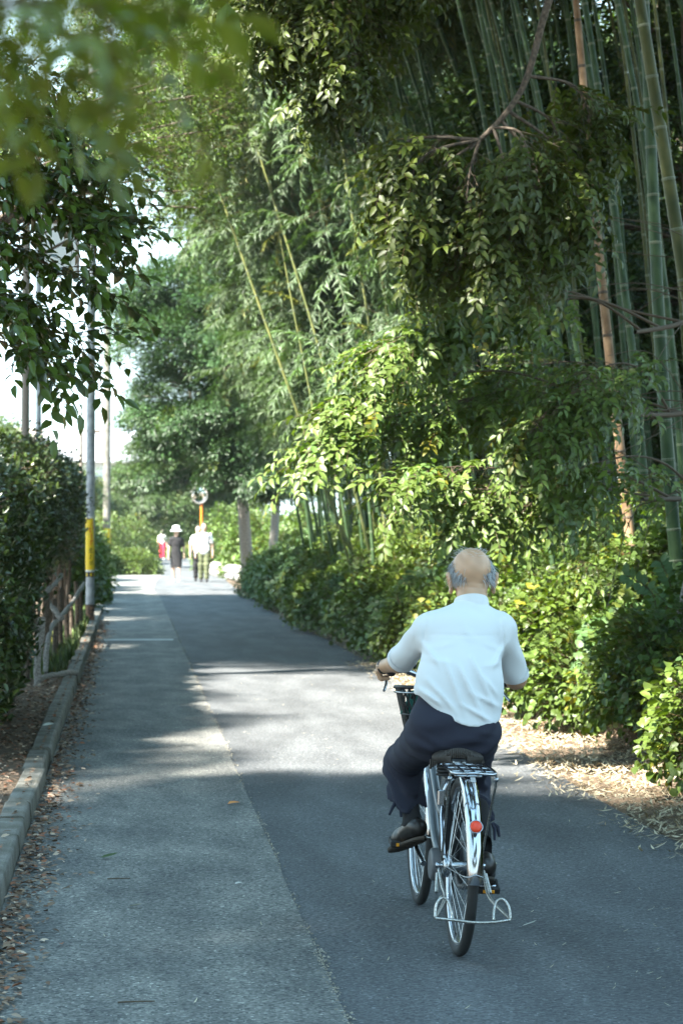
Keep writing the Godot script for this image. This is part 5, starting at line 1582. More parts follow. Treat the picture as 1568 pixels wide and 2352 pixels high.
func build_bicycle():
	bike_materials()
	var o := thing("bicycle", "silver city bicycle with a rear rack and front basket ridden by the man in white", "bicycle", BIKE)
	o.rotation.z = deg_to_rad(-2.0)
	wheel(o, "wheel", Vector3(0, 0.325, 0), 0.045)
	wheel(o, "wheel", Vector3(0.0, 0.325, -1.12), 0.035)
	# chrome mudguards with their stays
	var g := part("mudguard", mudguard(-1.15, 1.62, 0.352, 0.030), M.chrome, o, Vector3(0, 0.325, 0))
	rod(g, "stay", [Vector3(-0.06, 0.0, 0.01), Vector3(-0.034, 0.01, 0.34), Vector3(0.0, 0.02, 0.358), Vector3(0.034, 0.01, 0.34), Vector3(0.06, 0.0, 0.01)], 0.0022, M.steel, 6, 5)
	var fg := part("mudguard", mudguard(-0.75, 1.55, 0.35, 0.028), M.chrome, o, Vector3(0, 0.325, -1.12))
	rod(fg, "stay", [Vector3(-0.05, 0.0, 0.01), Vector3(-0.03, 0.0, 0.34), Vector3(0.03, 0.0, 0.34), Vector3(0.05, 0.0, 0.01)], 0.0022, M.steel, 6, 4)
	# reflector: bezel, red lens with raised ribs
	var rf := Node3D.new()
	rf.name = "reflector"
	o.add_child(rf, true)
	rf.position = Vector3(0, 0.505, 0.318)
	rf.rotation = Vector3(-0.45, 0, 0)
	var face := Basis(Vector3(1, 0, 0), Vector3(0, 0, 1), Vector3(0, -1, 0))
	var lens := MB.new()
	lens.lathe(face, Vector3(0, 0, 0.012), [Vector2(0.0215, -0.004), Vector2(0.021, 0.002), Vector2(0.017, 0.006), Vector2(0.009, 0.009), Vector2(0.0001, 0.0098)], 24)
	for k in 8:
		for j in 8:
			var p := Vector3((k - 3.5) * 0.0045, (j - 3.5) * 0.0045, 0)
			if p.length() < 0.0175: lens.box(Vector3(p.x, p.y, 0.0195 - p.length() * 0.2), Vector3(0.0024, 0.0024, 0.002), Basis(Vector3(0, 0, 1), 0.785))
	part("lens", lens, M.red_lens, rf)
	var bez := MB.new()
	bez.lathe(face, Vector3.ZERO, [Vector2(0.0001, -0.012), Vector2(0.016, -0.012), Vector2(0.0235, 0.004), Vector2(0.025, 0.012), Vector2(0.0242, 0.0155), Vector2(0.022, 0.014)], 24)
	part("bezel", bez, M.chrome, rf)
	var num := MB.new()
	num.box(Vector3(0, 0, 0), Vector3(0.018, 0.03, 0.0012), Basis.IDENTITY, 0.0004)
	var nm := part("sticker", num, M.grey_label if M.has("grey_label") else mat(Color(0.5, 0.5, 0.5), 0.5), o, Vector3(0.012, 0.655, 0.15))
	nm.rotation = Vector3(-1.1, 0, 0)
	# frame
	var fr := Node3D.new()
	fr.name = "frame"
	o.add_child(fr)
	rod(fr, "seat_tube", [Vector3(0, 0.255, -0.45), Vector3(0, 0.60, -0.315)], 0.0175, M.frame_paint, 12)
	rod(fr, "down_tube", [Vector3(0, 0.27, -0.46), Vector3(0, 0.36, -0.70), Vector3(0, 0.62, -0.93), Vector3(0, 0.70, -0.955)], 0.021, M.frame_paint, 12, 5)
	rod(fr, "top_tube", [Vector3(0, 0.45, -0.375), Vector3(0, 0.47, -0.6), Vector3(0, 0.68, -0.93), Vector3(0, 0.74, -0.955)], 0.0165, M.frame_paint, 12, 5)
	rod(fr, "head_tube", [Vector3(0, 0.62, -0.985), Vector3(0, 0.78, -0.94)], 0.021, M.frame_paint, 12)
	for s in [-1.0, 1.0]:
		rod(fr, "chain_stay", [Vector3(s * 0.03, 0.255, -0.44), Vector3(s * 0.045, 0.29, -0.25), Vector3(s * 0.062, 0.325, 0.0)], [0.011, 0.011, 0.010], M.frame_paint, 10)
		rod(fr, "seat_stay", [Vector3(s * 0.020, 0.57, -0.325), Vector3(s * 0.045, 0.48, -0.2), Vector3(s * 0.062, 0.325, 0.0)], [0.009, 0.009, 0.008], M.chrome, 10)
		rod(fr, "fork_blade", [Vector3(s * 0.02, 0.63, -0.985), Vector3(s * 0.048, 0.60, -0.995), Vector3(s * 0.05, 0.45, -1.04), Vector3(s * 0.048, 0.325, -1.12)], [0.014, 0.014, 0.012, 0.009], M.frame_paint, 10, 5)
	rod(o, "seat_post", [Vector3(-0.002, 0.585, -0.322), Vector3(-0.004, 0.70, -0.278)], 0.0145, M.steel, 14)
	var clamp_ := MB.new()
	clamp_.lathe(Basis(Vector3(1, 0, 0), Vector3(0, 0.93, 0.36), Vector3(0, -0.36, 0.93)), Vector3(0, 0.595, -0.318), [Vector2(0.0185, -0.014), Vector2(0.0215, -0.013), Vector2(0.0215, 0.013), Vector2(0.0185, 0.014)], 16)
	part("seat_clamp", clamp_, M.chrome, o)
	var bat := MB.new()
	bat.box(Vector3(0, 0.46, -0.275), Vector3(0.072, 0.27, 0.085), Basis(Vector3(1, 0, 0), 0.37), 0.012)
	part("battery", bat, M.black_plastic, o)
	# rack: outer loop, three bars, cross bars, stays to the axle
	var rk := Node3D.new()
	rk.name = "rack"
	o.add_child(rk)
	rod(rk, "loop", [Vector3(-0.06, 0.69, -0.07), Vector3(-0.078, 0.692, 0.02), Vector3(-0.08, 0.69, 0.2), Vector3(-0.066, 0.688, 0.262), Vector3(0.0, 0.692, 0.285), Vector3(0.066, 0.686, 0.262), Vector3(0.08, 0.69, 0.2), Vector3(0.078, 0.692, 0.02), Vector3(0.06, 0.69, -0.07)], 0.0058, M.chrome, 10, 6)
	for x in [-0.04, 0.0, 0.04]:
		rod(rk, "bar", [Vector3(x, 0.692, -0.08), Vector3(x, 0.697, 0.1), Vector3(x * 0.95, 0.692, 0.272)], 0.004, M.chrome, 8)
	for z in [-0.06, 0.06, 0.18]:
		rod(rk, "cross_bar", [Vector3(-0.079, 0.686, z), Vector3(0, 0.688, z), Vector3(0.079, 0.686, z)], 0.0042, M.steel, 8)
	var plate := MB.new()
	plate.box(Vector3(0, 0.664, 0.10), Vector3(0.10, 0.006, 0.035), Basis.IDENTITY, 0.002)
	part("mount_plate", plate, M.steel, rk)
	for s in [-1.0, 1.0]:
		rod(rk, "rack_stay", [Vector3(s * 0.081, 0.685, 0.225), Vector3(s * 0.083, 0.64, 0.215), Vector3(s * 0.072, 0.345, 0.012)], 0.0045, M.worn_steel, 8)
		var eye := MB.new()
		eye.lathe(Basis(Vector3(0, 0, 1), Vector3(1, 0, 0), Vector3(0, 1, 0)), Vector3(s * 0.083, 0.665, 0.222), [Vector2(0.001, -0.008), Vector2(0.009, -0.006), Vector2(0.009, 0.006), Vector2(0.001, 0.008)], 10)
		part("bolt", eye, M.steel, rk)
	rod(rk, "rack_strut", [Vector3(-0.05, 0.685, -0.07), Vector3(-0.035, 0.65, -0.12), Vector3(-0.022, 0.585, -0.31)], 0.0045, M.chrome, 8)
	rod(rk, "rack_strut", [Vector3(0.05, 0.685, -0.07), Vector3(0.035, 0.65, -0.12), Vector3(0.022, 0.585, -0.31)], 0.0045, M.chrome, 8)
	# rear ring lock under the rack
	var lk := MB.new()
	var arc := []
	for k in 13:
		var a := lerpf(-2.0, 2.0, k / 12.0)
		arc.append(Vector3(0.055 * sin(a), 0.575 + 0.055 * cos(a), -0.10))
	lk.tube(arc, 0.008, 8)
	lk.box(Vector3(-0.066, 0.56, -0.10), Vector3(0.028, 0.06, 0.03), Basis.IDENTITY, 0.005)
	part("ring_lock", lk, M.steel, o)
	# rear brake drum, chain case, cranks, pedals
	var ax := Basis(Vector3(0, 0, 1), Vector3(1, 0, 0), Vector3(0, 1, 0))
	var dr := MB.new()
	dr.lathe(ax, Vector3(-0.052, 0.325, 0), [Vector2(0.001, -0.016), Vector2(0.034, -0.016), Vector2(0.042, -0.010), Vector2(0.044, 0.004), Vector2(0.03, 0.012)], 20)
	dr.box(Vector3(-0.072, 0.30, -0.05), Vector3(0.006, 0.018, 0.11), Basis(Vector3(1, 0, 0), 0.2), 0.002)
	part("brake_drum", dr, M.steel, o)
	for s in [-1.0, 1.0]:
		var nut := MB.new()
		nut.lathe(ax, Vector3(s * 0.08, 0.325, 0), [Vector2(0.001, -0.012), Vector2(0.011, -0.012), Vector2(0.011, 0.002), Vector2(0.007, 0.012), Vector2(0.001, 0.013)], 6)
		part("axle_nut", nut, M.chrome, o)
	var mo := MB.new()
	mo.lathe(ax, Vector3(-0.045, 0.275, -0.37), [Vector2(0.001, -0.02), Vector2(0.052, -0.018), Vector2(0.062, -0.010), Vector2(0.064, 0.03), Vector2(0.055, 0.07), Vector2(0.001, 0.075)], 28)
	part("motor_case", mo, M.grey_plastic, o)
	var cc := MB.new()
	cc.tube(smooth([Vector3(0.068, 0.325, 0.045), Vector3(0.068, 0.365, -0.1), Vector3(0.068, 0.345, -0.45), Vector3(0.068, 0.265, -0.53)], 6), 0.012, 8)
	cc.tube(smooth([Vector3(0.068, 0.29, 0.03), Vector3(0.068, 0.225, -0.2), Vector3(0.068, 0.185, -0.45), Vector3(0.068, 0.25, -0.53)], 6), 0.012, 8)
	cc.lathe(ax, Vector3(0.062, 0.265, -0.45), [Vector2(0.001, 0.012), Vector2(0.075, 0.011), Vector2(0.082, 0.004), Vector2(0.075, -0.004)], 28)
	part("chain_case", cc, M.grey_plastic, o)
	for s in [-1.0, 1.0]:
		var end := Vector3(s * 0.092, 0.325, -0.595) if s < 0 else Vector3(0.095, 0.205, -0.305)
		var crank := rod(o, "crank", [Vector3(s * 0.075, 0.265, -0.45), end], [0.012, 0.009], M.steel, 10)
		var pd := Node3D.new()
		pd.name = "pedal"
		o.add_child(pd, true)
		pd.position = end + Vector3(s * 0.056, 0.0, 0.0)
		pd.rotation = Vector3(0.12 if s < 0 else 0.35, 0, 0)
		var body := MB.new()
		body.box(Vector3(0, 0, 0.032), Vector3(0.088, 0.026, 0.018), Basis.IDENTITY, 0.004)
		body.box(Vector3(0, 0, -0.032), Vector3(0.088, 0.026, 0.018), Basis.IDENTITY, 0.004)
		body.box(Vector3(s * 0.038, 0, 0), Vector3(0.010, 0.022, 0.06), Basis.IDENTITY, 0.002)
		body.box(Vector3(-s * 0.038, 0, 0), Vector3(0.010, 0.022, 0.06), Basis.IDENTITY, 0.002)
		part("pedal_body", body, M.rubber, pd)
		rod(pd, "spindle", [Vector3(-s * 0.056, 0, 0), Vector3(s * 0.036, 0, 0)], 0.007, M.chrome, 8)
		var am := MB.new()
		am.box(Vector3(0, 0, 0.0425), Vector3(0.044, 0.013, 0.004), Basis.IDENTITY, 0.001)
		part("amber_reflector", am, M.amber, pd)
	# kick stand folded up behind the wheel: legs, bar and the two foot hoops
	var st := Node3D.new()
	st.name = "kickstand"
	o.add_child(st)
	rod(st, "stand_leg", [Vector3(-0.082, 0.31, 0.02), Vector3(-0.08, 0.265, 0.10), Vector3(-0.083, 0.235, 0.20), Vector3(-0.138, 0.193, 0.36)], 0.0058, M.worn_steel, 8, 5)
	rod(st, "stand_leg", [Vector3(0.082, 0.31, 0.02), Vector3(0.08, 0.265, 0.10), Vector3(0.083, 0.235, 0.20), Vector3(0.128, 0.193, 0.36)], 0.0058, M.worn_steel, 8, 5)
	rod(st, "foot_bar", [Vector3(-0.138, 0.193, 0.36), Vector3(-0.07, 0.188, 0.367), Vector3(0.0, 0.182, 0.370), Vector3(0.07, 0.184, 0.367), Vector3(0.128, 0.192, 0.36)], 0.0056, M.worn_steel, 8, 5)
	for s in [-1.0, 1.0]:
		var c := -0.005
		rod(st, "foot_hoop", [Vector3(c + s * 0.133, 0.196, 0.358), Vector3(c + s * 0.128, 0.235, 0.34), Vector3(c + s * 0.108, 0.258, 0.325), Vector3(c + s * 0.086, 0.248, 0.325), Vector3(c + s * 0.075, 0.215, 0.345), Vector3(c + s * 0.073, 0.190, 0.364)], 0.0052, M.worn_steel, 8, 5)
		rod(o, "stand_spring", [Vector3(s * 0.088, 0.30, 0.03), Vector3(s * 0.098, 0.24, 0.09)], 0.007, M.worn_steel, 8)
	# saddle
	var sd := Node3D.new()
	sd.name = "saddle"
	o.add_child(sd)
	sd.position = Vector3(0.0, 0.70, -0.25)
	var top := MB.new()
	var rows := 16
	for k in rows + 1:
		var f := float(k) / rows
		var z := lerpf(0.125, -0.15, f)
		var half := lerpf(0.098, 0.022, smoothstep(0.12, 0.85, f)) * sqrt(clampf(f * 9.0 + 0.1, 0, 1))
		var hh := lerpf(0.044, 0.03, f)
		for s in 13:
			var a := lerpf(-0.5, PI + 0.5, s / 12.0)
			var q := Vector3(cos(a) * half, sin(a) * hh * (1.0 if sin(a) > 0 else 0.7) - 0.012 * (1.0 - f) * (1.0 - absf(cos(a))), z)
			top.vert(q, Vector3(cos(a) / half, sin(a) / hh, 0.0).normalized() if k > 0 else Vector3(cos(a) * 0.4, sin(a) * 0.4, 0.9).normalized())
	for k in rows:
		for s in 12:
			var a := k * 13 + s
			top.tri(a, a + 1, a + 14); top.tri(a, a + 14, a + 13)
	part("cover", top, M.saddle_cover, sd)
	# ribbed rear skirt of the cover
	var rib := MB.new()
	for k in 27:
		var a := lerpf(-1.0, 1.0, k / 26.0)
		var x := 0.098 * a
		var yy := 0.030 - 0.048 * a * a
		rib.tube([Vector3(x, yy + 0.010, 0.118 - 0.045 * a * a), Vector3(x * 1.01, yy - 0.006, 0.128 - 0.05 * a * a), Vector3(x, yy - 0.024, 0.120 - 0.05 * a * a)], 0.0046, 6)
	part("ribbed_skirt", rib, M.saddle_cover, sd)
	var nose := MB.new()
	nose.box(Vector3(0, -0.012, 0.112), Vector3(0.062, 0.026, 0.03), Basis.IDENTITY, 0.006)
	part("badge_plate", nose, M.black_plastic, sd)
	var tm := TextMesh.new()
	var font := SystemFont.new()
	font.font_names = PackedStringArray(["Droid Sans"])
	font.font_weight = 700
	tm.font = font
	tm.text = "Panasonic"
	tm.font_size = 24
	tm.pixel_size = 0.00042
	tm.depth = 0.0008
	part("lettering", tm, M.white_print, sd, Vector3(0.001, -0.011, 0.1282))
	for s in [-1.0, 1.0]:
		var spg := MB.new()
		for k in 3:
			spg.lathe(Basis.IDENTITY, Vector3(s * 0.048, -0.036 - k * 0.013, 0.075), [Vector2(0.014, -0.006), Vector2(0.027, -0.004), Vector2(0.030, 0.0), Vector2(0.027, 0.004), Vector2(0.014, 0.006)], 18)
		part("spring", spg, M.rubber, sd)
	var rails := MB.new()
	rails.tube(smooth([Vector3(-0.05, -0.075, 0.08), Vector3(-0.02, -0.06, -0.02), Vector3(0, -0.02, -0.13), Vector3(0.02, -0.06, -0.02), Vector3(0.05, -0.075, 0.08)], 5), 0.005, 8)
	rails.box(Vector3(0, -0.05, -0.02), Vector3(0.05, 0.035, 0.04), Basis.IDENTITY, 0.006)
	part("rails", rails, M.worn_steel, sd)
	# handlebar, levers, display
	var hbn := Node3D.new()
	hbn.name = "handlebar"
	o.add_child(hbn)
	rod(hbn, "bar", [Vector3(-0.205, 0.985, -0.63), Vector3(-0.20, 0.99, -0.76), Vector3(-0.14, 0.985, -0.85), Vector3(0.025, 0.94, -0.885), Vector3(0.185, 0.975, -0.85), Vector3(0.245, 0.965, -0.76), Vector3(0.25, 0.955, -0.63)], 0.0112, M.chrome, 12, 6)
	rod(hbn, "stem", [Vector3(0, 0.77, -0.943), Vector3(0.015, 0.89, -0.905), Vector3(0.025, 0.94, -0.885)], 0.0125, M.chrome, 12)
	for s in [-1.0, 1.0]:
		var x := -0.203 if s < 0 else 0.249
		var y := 0.985 if s < 0 else 0.958
		rod(hbn, "grip", [Vector3(x, y, -0.617), Vector3(x, y, -0.622), Vector3(x + 0.001, y + 0.002, -0.69), Vector3(x + 0.002, y + 0.004, -0.745)], [0.013, 0.017, 0.0165, 0.017], M.rubber, 14)
		rod(hbn, "brake_lever", [Vector3(x + s * -0.02, y - 0.012, -0.80), Vector3(x, y - 0.03, -0.78), Vector3(x - s * -0.012, y - 0.055, -0.70), Vector3(x + s * 0.024, y - 0.075, -0.655)], [0.006, 0.007, 0.0062, 0.0055], M.steel, 8, 4)
	var dsp := MB.new()
	dsp.box(Vector3(0, 0, 0), Vector3(0.062, 0.04, 0.022), Basis.IDENTITY, 0.005)
	var dp := part("display", dsp, M.black_plastic, hbn, Vector3(-0.112, 1.01, -0.83))
	dp.rotation = Vector3(-0.75, 0.15, 0)
	var scr := MB.new()
	scr.box(Vector3.ZERO, Vector3(0.034, 0.022, 0.002), Basis.IDENTITY, 0.0005)
	part("screen", scr, M.screen_glass, dp, Vector3(0.008, 0.003, 0.0118))
	rod(hbn, "cable", [Vector3(-0.185, 0.975, -0.80), Vector3(-0.13, 1.0, -0.93), Vector3(-0.03, 0.93, -0.99), Vector3(0.0, 0.78, -0.965)], 0.0028, M.black_plastic, 6, 6)
	rod(hbn, "cable", [Vector3(0.228, 0.955, -0.80), Vector3(0.16, 0.99, -0.93), Vector3(0.05, 0.93, -0.99), Vector3(0.01, 0.78, -0.965)], 0.0028, M.black_plastic, 6, 6)
	build_basket(o)

func build_basket(o: Node3D):
	# woven dark basket in front of the handlebar: rim, ribs and crossing strips
	var bk := Node3D.new()
	bk.name = "basket"
	o.add_child(bk)
	bk.position = Vector3(0.03, 0.0, -1.06)
	var at := func(u: float, h: float) -> Vector3:
		# u runs round the basket, h from bottom 0 to rim 1
		var w := lerpf(0.105, 0.16, h)
		var d := lerpf(0.085, 0.135, h)
		var a := u * TAU
		var c := cos(a); var s := sin(a)
		var q := pow(pow(absf(c), 4.0) + pow(absf(s), 4.0), -0.25)
		return Vector3(c * q * w, lerpf(0.68, 0.90, h) + 0.02 * h * (s * 0.5), s * q * d)
	for e in [[1.0, 0.008, "rim"], [0.0, 0.006, "base_hoop"], [0.5, 0.004, "hoop"]]:
		var p := []
		for k in 33: p.append(at.call(k / 32.0, e[0]))
		rod(bk, e[2], p, e[1], M.black_plastic, 8)
	var strips := MB.new()
	for k in 40:
		for s in [-1.0, 1.0]:
			var p := []
			for j in 6: p.append(at.call(k / 40.0 + s * j * 0.013, j / 5.0) * (Vector3(0.985, 1, 0.985) if s > 0 else Vector3(0.97, 1, 0.97)))
			strips.tube(p, 0.0036, 5, false)
	part("weave", strips, M.black_plastic, bk).set_meta("kind", "stuff")
	var fl := MB.new()
	fl.box(Vector3(0, 0.682, 0), Vector3(0.19, 0.006, 0.15))
	part("floor_panel", fl, M.black_plastic, bk)
	var wire := []
	for k in 15:
		var a := lerpf(0.05, 0.62, k / 14.0)
		wire.append(at.call(a, 0.88) * Vector3(1.05, 1, 1.08) + Vector3(0, 0.005, 0))
	rod(bk, "support_wire", wire, 0.004, M.steel, 8)
	rod(bk, "bracket", [Vector3(-0.03, 0.70, 0.07), Vector3(-0.03, 0.76, 0.13)], 0.008, M.steel, 8)
	# what lies in it
	var r := RandomNumberGenerator.new()
	r.seed = 8
	var f := FastNoiseLite.new()
	f.frequency = 9.0
	var bag := MB.new()
	var n := 22
	for i in n + 1:
		for j in n + 1:
			var a := PI * i / n
			var b := TAU * j / n
			var u := Vector3(sin(a) * cos(b), cos(a), sin(a) * sin(b))
			var m := 1.0 + 0.3 * f.get_noise_3dv(u * 0.35) + 0.12 * f.get_noise_3dv(u * 0.9)
			bag.vert(u * m * Vector3(0.125, 0.10, 0.10), u)
	for i in n:
		for j in n:
			var a := i * (n + 1) + j
			bag.tri(a, a + 1, a + n + 2); bag.tri(a, a + n + 2, a + n + 1)
	var st := SurfaceTool.new()
	var am := bag.mesh()
	st.create_from(am, 0)
	st.generate_normals()
	var bo := thing("cloth_bag", "crumpled teal cloth bag lying in the bicycle basket", "bag", BIKE + Vector3(0.055, 0.81, -1.05))
	part("cloth", st.commit(), M.teal_cloth, bo)
	rod(bo, "strap", [Vector3(-0.10, 0.05, 0.05), Vector3(-0.05, 0.105, 0.06), Vector3(0.02, 0.10, 0.05), Vector3(0.06, 0.06, 0.08)], 0.007, M.black_plastic, 6, 4)

# ---------------------------------------------------------------- bodies: tapered bones blended into one skin
class Flesh:
	var a := PackedVector3Array()
	var b := PackedVector3Array()
	var ra := PackedFloat32Array()
	var rb := PackedFloat32Array()
	var sc := PackedVector3Array()
	var k := 0.03
	var bend = null     # optional fold or cut: takes (point, distance), gives the new distance
	func bone(p: Vector3, q: Vector3, r0: float, r1: float, squash := Vector3.ONE):
		a.append(p); b.append(q); ra.append(r0); rb.append(r1); sc.append(squash)
	func dist(p: Vector3) -> float:
		var d := 1e9
		for j in a.size():
			var s := sc[j]
			var ap := (p - a[j]) / s
			var ab := (b[j] - a[j]) / s
			var t := clampf(ap.dot(ab) / maxf(ab.length_squared(), 1e-9), 0.0, 1.0)
			var e := (ap - ab * t).length() - lerpf(ra[j], rb[j], t)
			if e > d + k:
				continue
			if d > e + k:
				d = e
				continue
			var h := (k - absf(d - e)) / k
			d = minf(d, e) - h * h * k * 0.25
		if bend != null:
			d = bend.call(p, d)
		return d
	func mesh(lo: Vector3, hi: Vector3, cell: float, tint = null) -> ArrayMesh:
		var n := Vector3i(((hi - lo) / cell).ceil()) + Vector3i(2, 2, 2)
		var sx := n.y * n.z
		var val := PackedFloat32Array()
		val.resize(n.x * n.y * n.z)
		val.fill(1.0)
		var B := 5
		var reach := cell * B * 0.87 + cell
		var active := []
		for bx in range(0, n.x, B):
			for by in range(0, n.y, B):
				for bz in range(0, n.z, B):
					var c := lo + (Vector3(bx, by, bz) + Vector3.ONE * B * 0.5) * cell
					if absf(dist(c)) > reach * 1.5: 
						continue
					active.append(Vector3i(bx, by, bz))
					for x in range(bx, mini(bx + B + 1, n.x)):
						for y in range(by, mini(by + B + 1, n.y)):
							for z in range(bz, mini(bz + B + 1, n.z)):
								var at := x * sx + y * n.z + z
								if val[at] == 1.0: val[at] = dist(lo + Vector3(x, y, z) * cell)
		var ids := {}
		var v := PackedVector3Array()
		var idx := PackedInt32Array()
		var off := [0, sx, n.z, sx + n.z, 1, sx + 1, n.z + 1, sx + n.z + 1]
		var corner := [Vector3(0, 0, 0), Vector3(1, 0, 0), Vector3(0, 1, 0), Vector3(1, 1, 0), Vector3(0, 0, 1), Vector3(1, 0, 1), Vector3(0, 1, 1), Vector3(1, 1, 1)]
		var edges := [[0, 1], [2, 3], [4, 5], [6, 7], [0, 2], [1, 3], [4, 6], [5, 7], [0, 4], [1, 5], [2, 6], [3, 7]]
		for blk in active:
			for x in range(blk.x, mini(blk.x + B, n.x - 1)):
				for y in range(blk.y, mini(blk.y + B, n.y - 1)):
					for z in range(blk.z, mini(blk.z + B, n.z - 1)):
						var at: int = x * sx + y * n.z + z
						var inside := 0
						for c in 8:
							if val[at + off[c]] < 0.0: inside += 1
						if inside == 0 or inside == 8: continue
						var sum := Vector3.ZERO
						var m := 0
						for e in edges:
							var p: float = val[at + off[e[0]]]
							var q: float = val[at + off[e[1]]]
							if (p < 0.0) != (q < 0.0):
								sum += corner[e[0]].lerp(corner[e[1]], p / (p - q))
								m += 1
						ids[at] = v.size()
						v.append(lo + (Vector3(x, y, z) + sum / m) * cell)
		for at in ids:
			var z: int = at % n.z
			var y: int = (at / n.z) % n.y
			var x: int = at / sx
			var here: bool = val[at] < 0.0
			for ax in 3:
				var st: int = [sx, n.z, 1][ax]
				var u: int = [n.z, 1, sx][ax]
				var w: int = [1, sx, n.z][ax]
				if (val[at + st] < 0.0) == here: continue
				if not (ids.has(at - u) and ids.has(at - w) and ids.has(at - u - w)): continue
				var q := [ids[at], ids[at - u], ids[at - u - w], ids[at - w]]
				if here: q = [q[0], q[3], q[2], q[1]]
				idx.append_array(PackedInt32Array([q[0], q[1], q[2], q[0], q[2], q[3]]))
		var nn := PackedVector3Array()
		nn.resize(v.size())
		for t in range(0, idx.size(), 3):
			var f := (v[idx[t + 2]] - v[idx[t]]).cross(v[idx[t + 1]] - v[idx[t]])
			for e in 3: nn[idx[t + e]] += f
		for t in nn.size(): nn[t] = nn[t].normalized()
		var arr := []
		arr.resize(Mesh.ARRAY_MAX)
		arr[Mesh.ARRAY_VERTEX] = v; arr[Mesh.ARRAY_NORMAL] = nn; arr[Mesh.ARRAY_INDEX] = idx
		if tint != null:
			var col := PackedColorArray()
			for p in v: col.append(tint.call(p))
			arr[Mesh.ARRAY_COLOR] = col
		var out := ArrayMesh.new()
		out.add_surface_from_arrays(Mesh.PRIMITIVE_TRIANGLES, arr)
		return out

func fold(p: Vector3, x0: float, y0: float, x1: float, y1: float, width: float, height: float) -> float:
	# a soft ridge on cloth along a line in the x-y plane
	var a := Vector2(p.x - x0, p.y - y0)
	var d := Vector2(x1 - x0, y1 - y0)
	var t := clampf(a.dot(d) / d.length_squared(), 0.0, 1.0)
	var e := (a - d * t).length() / width
	return height * exp(-e * e) * sin(PI * clampf(0.12 + 0.8 * t, 0.0, 1.0))

# ---------------------------------------------------------------- the man on the bicycle
func person_materials():
	M.skin = mat(Color(0.56, 0.345, 0.22), 0.4)
	M.skin.subsurf_scatter_enabled = true
	M.skin.subsurf_scatter_strength = 0.12
	M.skin.vertex_color_use_as_albedo = true
	M.skin.albedo_color = Color(1, 1, 1)
	M.shirt = mat(Color(0.66, 0.67, 0.68), 0.85)
	M.shirt.rim_enabled = true
	M.shirt.rim = 0.2
	M.navy = mat(Color(1, 1, 1), 0.85)
	M.navy.albedo_texture = noise_tex(0.3, Color(0.008, 0.009, 0.02), Color(0.019, 0.02, 0.038), 91, 256, 3)
	triplanar(M.navy, 0.15, false)
	M.sock = mat(Color(0.012, 0.011, 0.012), 0.95)
	M.leather = mat(Color(0.018, 0.014, 0.012), 0.36)
	M.sole = mat(Color(0.05, 0.038, 0.028), 0.8)
	M.hair = mat(Color(1, 1, 1), 0.5)
	M.hair.vertex_color_use_as_albedo = true
	M.strap = mat(Color(0.012, 0.011, 0.012), 0.5)

func skin_tint(p: Vector3) -> Color:
	# weathered skin, a little blotchy
	var b := 1.0 + 0.07 * sin(p.x * 95.0 + p.y * 60.0) * sin(p.y * 110.0 + p.z * 80.0)
	return Color(0.50, 0.30, 0.185) * b

func hem_line(x: float) -> float:
	return minf(0.815 + 2.5 * (x - 0.105) * (x - 0.105), 0.93)

func shirt_bend(p: Vector3, d: float) -> float:
	if d < 0.06 and d > -0.06 and p.z > -0.34:
		d -= fold(p, -0.02, 1.06, 0.05, 0.86, 0.0104, 0.0159)
		d -= fold(p, 0.03, 1.04, 0.12, 0.85, 0.0114, 0.0204)
		d -= fold(p, 0.08, 1.07, 0.165, 0.88, 0.0114, 0.0181)
		d -= fold(p, -0.085, 0.99, 0.02, 0.87, 0.0104, 0.0181)
		d -= fold(p, -0.115, 0.955, -0.03, 0.895, 0.0095, 0.0204)
		d -= fold(p, 0.125, 1.0, 0.18, 0.93, 0.0095, 0.0159)
		d -= fold(p, 0.04, 0.90, 0.15, 0.835, 0.0085, 0.0181)
		d -= fold(p, 0.07, 0.945, 0.19, 0.885, 0.0085, 0.0136)
		d -= fold(p, -0.095, 1.13, -0.03, 1.03, 0.0114, 0.0113)
		d -= fold(p, 0.23, 1.12, 0.16, 1.03, 0.0114, 0.0136)
		d -= fold(p, 0.06, 1.19, 0.10, 1.12, 0.0190, 0.0068)
		# drag lines from the armpits and across the shoulders
		d -= fold(p, -0.075, 1.10, 0.03, 1.13, 0.010, 0.005)
		d -= fold(p, -0.085, 1.07, 0.02, 1.05, 0.010, 0.006)
		d -= fold(p, 0.215, 1.09, 0.12, 1.13, 0.010, 0.005)
		d -= fold(p, 0.205, 1.05, 0.12, 1.04, 0.010, 0.006)
		d += fold(p, -0.072, 1.215, -0.092, 1.09, 0.006, 0.005)
		d += fold(p, 0.215, 1.21, 0.225, 1.07, 0.006, 0.005)
		d += fold(p, -0.06, 1.155, 0.20, 1.150, 0.006, 0.0035)
	if p.z < -0.44 or p.x < -0.115 or p.x > 0.225:
		# ripples on the sleeves
		d -= 0.0022 * sin((p.y * 55.0) + p.x * 40.0)
	d = maxf(d, hem_line(p.x) - p.y)
	d = maxf(d, (p - Vector3(-0.141, 1.042, -0.552)).dot(Vector3(-0.22, -0.52, -0.82)))
	if p.x > 0.17: d = maxf(d, (p - Vector3(0.296, 0.982, -0.492)).dot(Vector3(0.2, -0.83, -0.52)))
	return d

